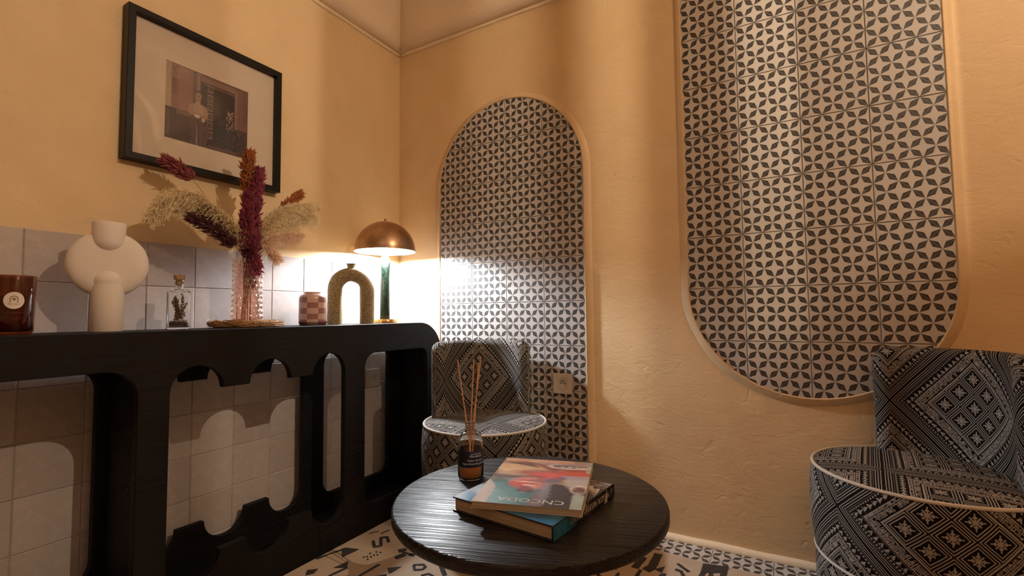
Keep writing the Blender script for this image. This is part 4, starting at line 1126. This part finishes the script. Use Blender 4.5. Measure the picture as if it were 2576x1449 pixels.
for k in range(60): ell(.76+rng.uniform(-.17, .17), .855+rng.uniform(-.03, .03), .02, .006, (.10, .07, .08), .6)
rect(.93, 1, .88, 1, (.30, .27, .22)); ell(.99, .78, .05, .08, (.45, .38, .30), .8)
for k in range(15): ell(.27+k*.024, .935, .009, .005, (.80, .66, .55), .8); 
for k in range(10): ell(.42+k*.020, .905, .008, .004, (.80, .66, .55), .6)
for k in range(700):
    u_, v_ = rng.uniform(0, 1), rng.uniform(0, 1); j_, i_ = int((1-v_)*219), int(u_*169); cc = im[j_, i_]*rng.uniform(.7, 1.5)
    ell(u_, v_, rng.uniform(.01, .045), rng.uniform(.003, .010), cc, .45, .8)
im = np.clip(im+rng.normal(0, .008, im.shape), 0, 1)
print_grid('cover_print', im, COVER, lambda u, v: (-L2/2+.0004+u*(L2-.0008), -W2/2+.0004+v*(W2-.0008), T2+.00015), b2)
cover_text(b2, 'CNCODA', 0.030, 0.006, -0.125, T2+.0004, WHT, 'CENTER', 1.15)

# ------------------------------------------------------------ reed diffuser on the table
BX, BY = 1.064, -0.845
t = empty('diffuser_bottle', (BX, BY, TZ+.0005), 'glass diffuser bottle with dark blue label and amber liquid on the table', 'bottle')
R1 = 0.0365
out = [(0.0004, 0.0), (0.030, 0.0), (0.0345, 0.003), (R1, 0.010), (R1, 0.083)] + [(0.0145+0.022*math.cos(a)**.9, 0.083+0.046*math.sin(a)) for a in np.linspace(.12, PI/2-.02, 12)] + \
      [(0.0140, 0.134), (0.0140, 0.139), (0.0158, 0.1405), (0.0158, 0.1435), (0.0142, 0.1445), (0.0142, 0.1475), (0.0160, 0.149), (0.0160, 0.1540), (0.0150, 0.1555)]
inn = [(0.0128, 0.1555), (0.0120, 0.150), (0.0120, 0.132)] + [(0.0125+0.0215*math.cos(a)**.9, 0.082+0.044*math.sin(a)) for a in np.linspace(PI/2-.02, .12, 10)] + [(R1-.0024, 0.082), (R1-.0024, 0.010), (0.030, 0.0048), (0.0004, 0.0046)]
mesh_obj('glass', *lathe(out+inn, 64), CLEAR, t, True)
LIQ = flat('amber_liquid', (0.66, 0.27, 0.08), 0.3, Subsurface_Weight=0.3); 
mesh_obj('liquid', *lathe([(0.0004, 0.0052), (0.029, 0.0054), (R1-.0030, 0.011), (R1-.0030, 0.058), (R1-.0034, 0.0583), (0.0004, 0.0580)], 48), LIQ, t, True)
BLUEL = flat('navy_label', (0.006, 0.010, 0.032), 0.4)
lab = mesh_obj('label', *lathe([(R1+.0001, 0.0385), (R1+.0004, 0.0387), (R1+.0004, 0.0818), (R1+.0001, 0.082)], 64), BLUEL, t); auto(lab, 30)
ad = math.atan2(-1.972-BY, 1.849-BX)
for s, sz, z, da in (('Les Sens de', .0062, .0730, .42), ('Marrakech', .0085, .0660, .40), ('Galant de nuit', .0078, .0550, .34), ('Night blooming jasmine', .0078, .0460, .34)):
    me = text_mesh(s, sz, shear=.1); on_cyl(me, R1+.0008, ad+da, z); link('lettering', me, WHT, lab)
REED = flat('rattan_reed', (0.46, 0.22, 0.11), 0.8, noise=.2, scale=120)
for k, (a, b) in enumerate((((1.035, -.865, .761), (1.072, -.842, .444)), ((1.073, -.839, .761), (1.060, -.850, .442)), ((1.090, -.827, .769), (1.056, -.852, .443)), ((1.086, -.834, .752), (1.062, -.840, .445)))):
    a = Vector(a); b = Vector(b)
    names = ['rattan reed leaning left out of the diffuser bottle', 'upright middle rattan reed in the diffuser bottle', 'tallest rattan reed leaning right in the diffuser bottle', 'shorter rattan reed behind the right leaning one']
    o = mesh_obj('rattan_reed', *tube([a, a.lerp(b, .5), b], .0019, 8), REED); tag(o, names[k], 'reed', 'rattan reeds in the diffuser')

# ------------------------------------------------------------ added slatted lantern, unseen; its slats and plates shape the light
t = empty('added_lantern', (LAN.x, LAN.y, LAN.z-0.30), 'added slatted lantern out of frame, shaping the light into stripes', 'lamp')
LW = flat('lantern_slat_wood', (0.20, 0.10, 0.05), 0.6)
RL = 0.20
def slat(a0, a1):
    V = []; F = []; n = max(2, int((a1-a0)/3)+1)
    for i in range(n+1):
        a = math.radians(a0+(a1-a0)*i/n)
        for r in (RL, RL+.004):
            for z in (0.0, 0.42): V.append((r*math.cos(a), r*math.sin(a), z))
    for i in range(n):
        b = i*4; c = b+4; F += [(b, c, c+1, b+1), (b+2, b+3, c+3, c+2), (b, b+2, c+2, c), (b+1, c+1, c+3, b+3)]
    F += [(0, 1, 3, 2), (n*4, n*4+2, n*4+3, n*4+1)]
    mesh_obj('slat', V, F, LW, t)
for a0, a1 in SLATS: slat(a0, a1)
mesh_obj('top_ring', *torus(RL+.002, .008, (0, 0, .42), 64, 8), LW, t, True); mesh_obj('bottom_ring', *torus(RL+.002, .008, (0, 0, 0), 64, 8), LW, t, True)
mesh_obj('spoke', *box(-RL, RL, -.006, .006, .414, .424), LW, t)
mesh_obj('lower_light_baffle', *lathe(capz([(0.077, 0.213), (0.077, 0.217)]), 64), LW, t)  # plate added to block the lamp's steep downward light
mesh_obj('plate_rod', *box(-RL, RL, -.002, .002, .208, .213), LW, t)
mesh_obj('upper_light_baffle', *lathe(capz([(0.115, 0.396), (0.115, 0.400)]), 64), LW, t)  # plate added to cut light thrown up at the vault
mesh_obj('bulb_holder', *lathe(capz([(.02, .33), (.02, .42)]), 24), DARKHOLE, t)
mesh_obj('cord', *tube([(0, 0, .42), (0, 0, 2.985-LAN.z+.30)], .003, 6), DARKHOLE, t)
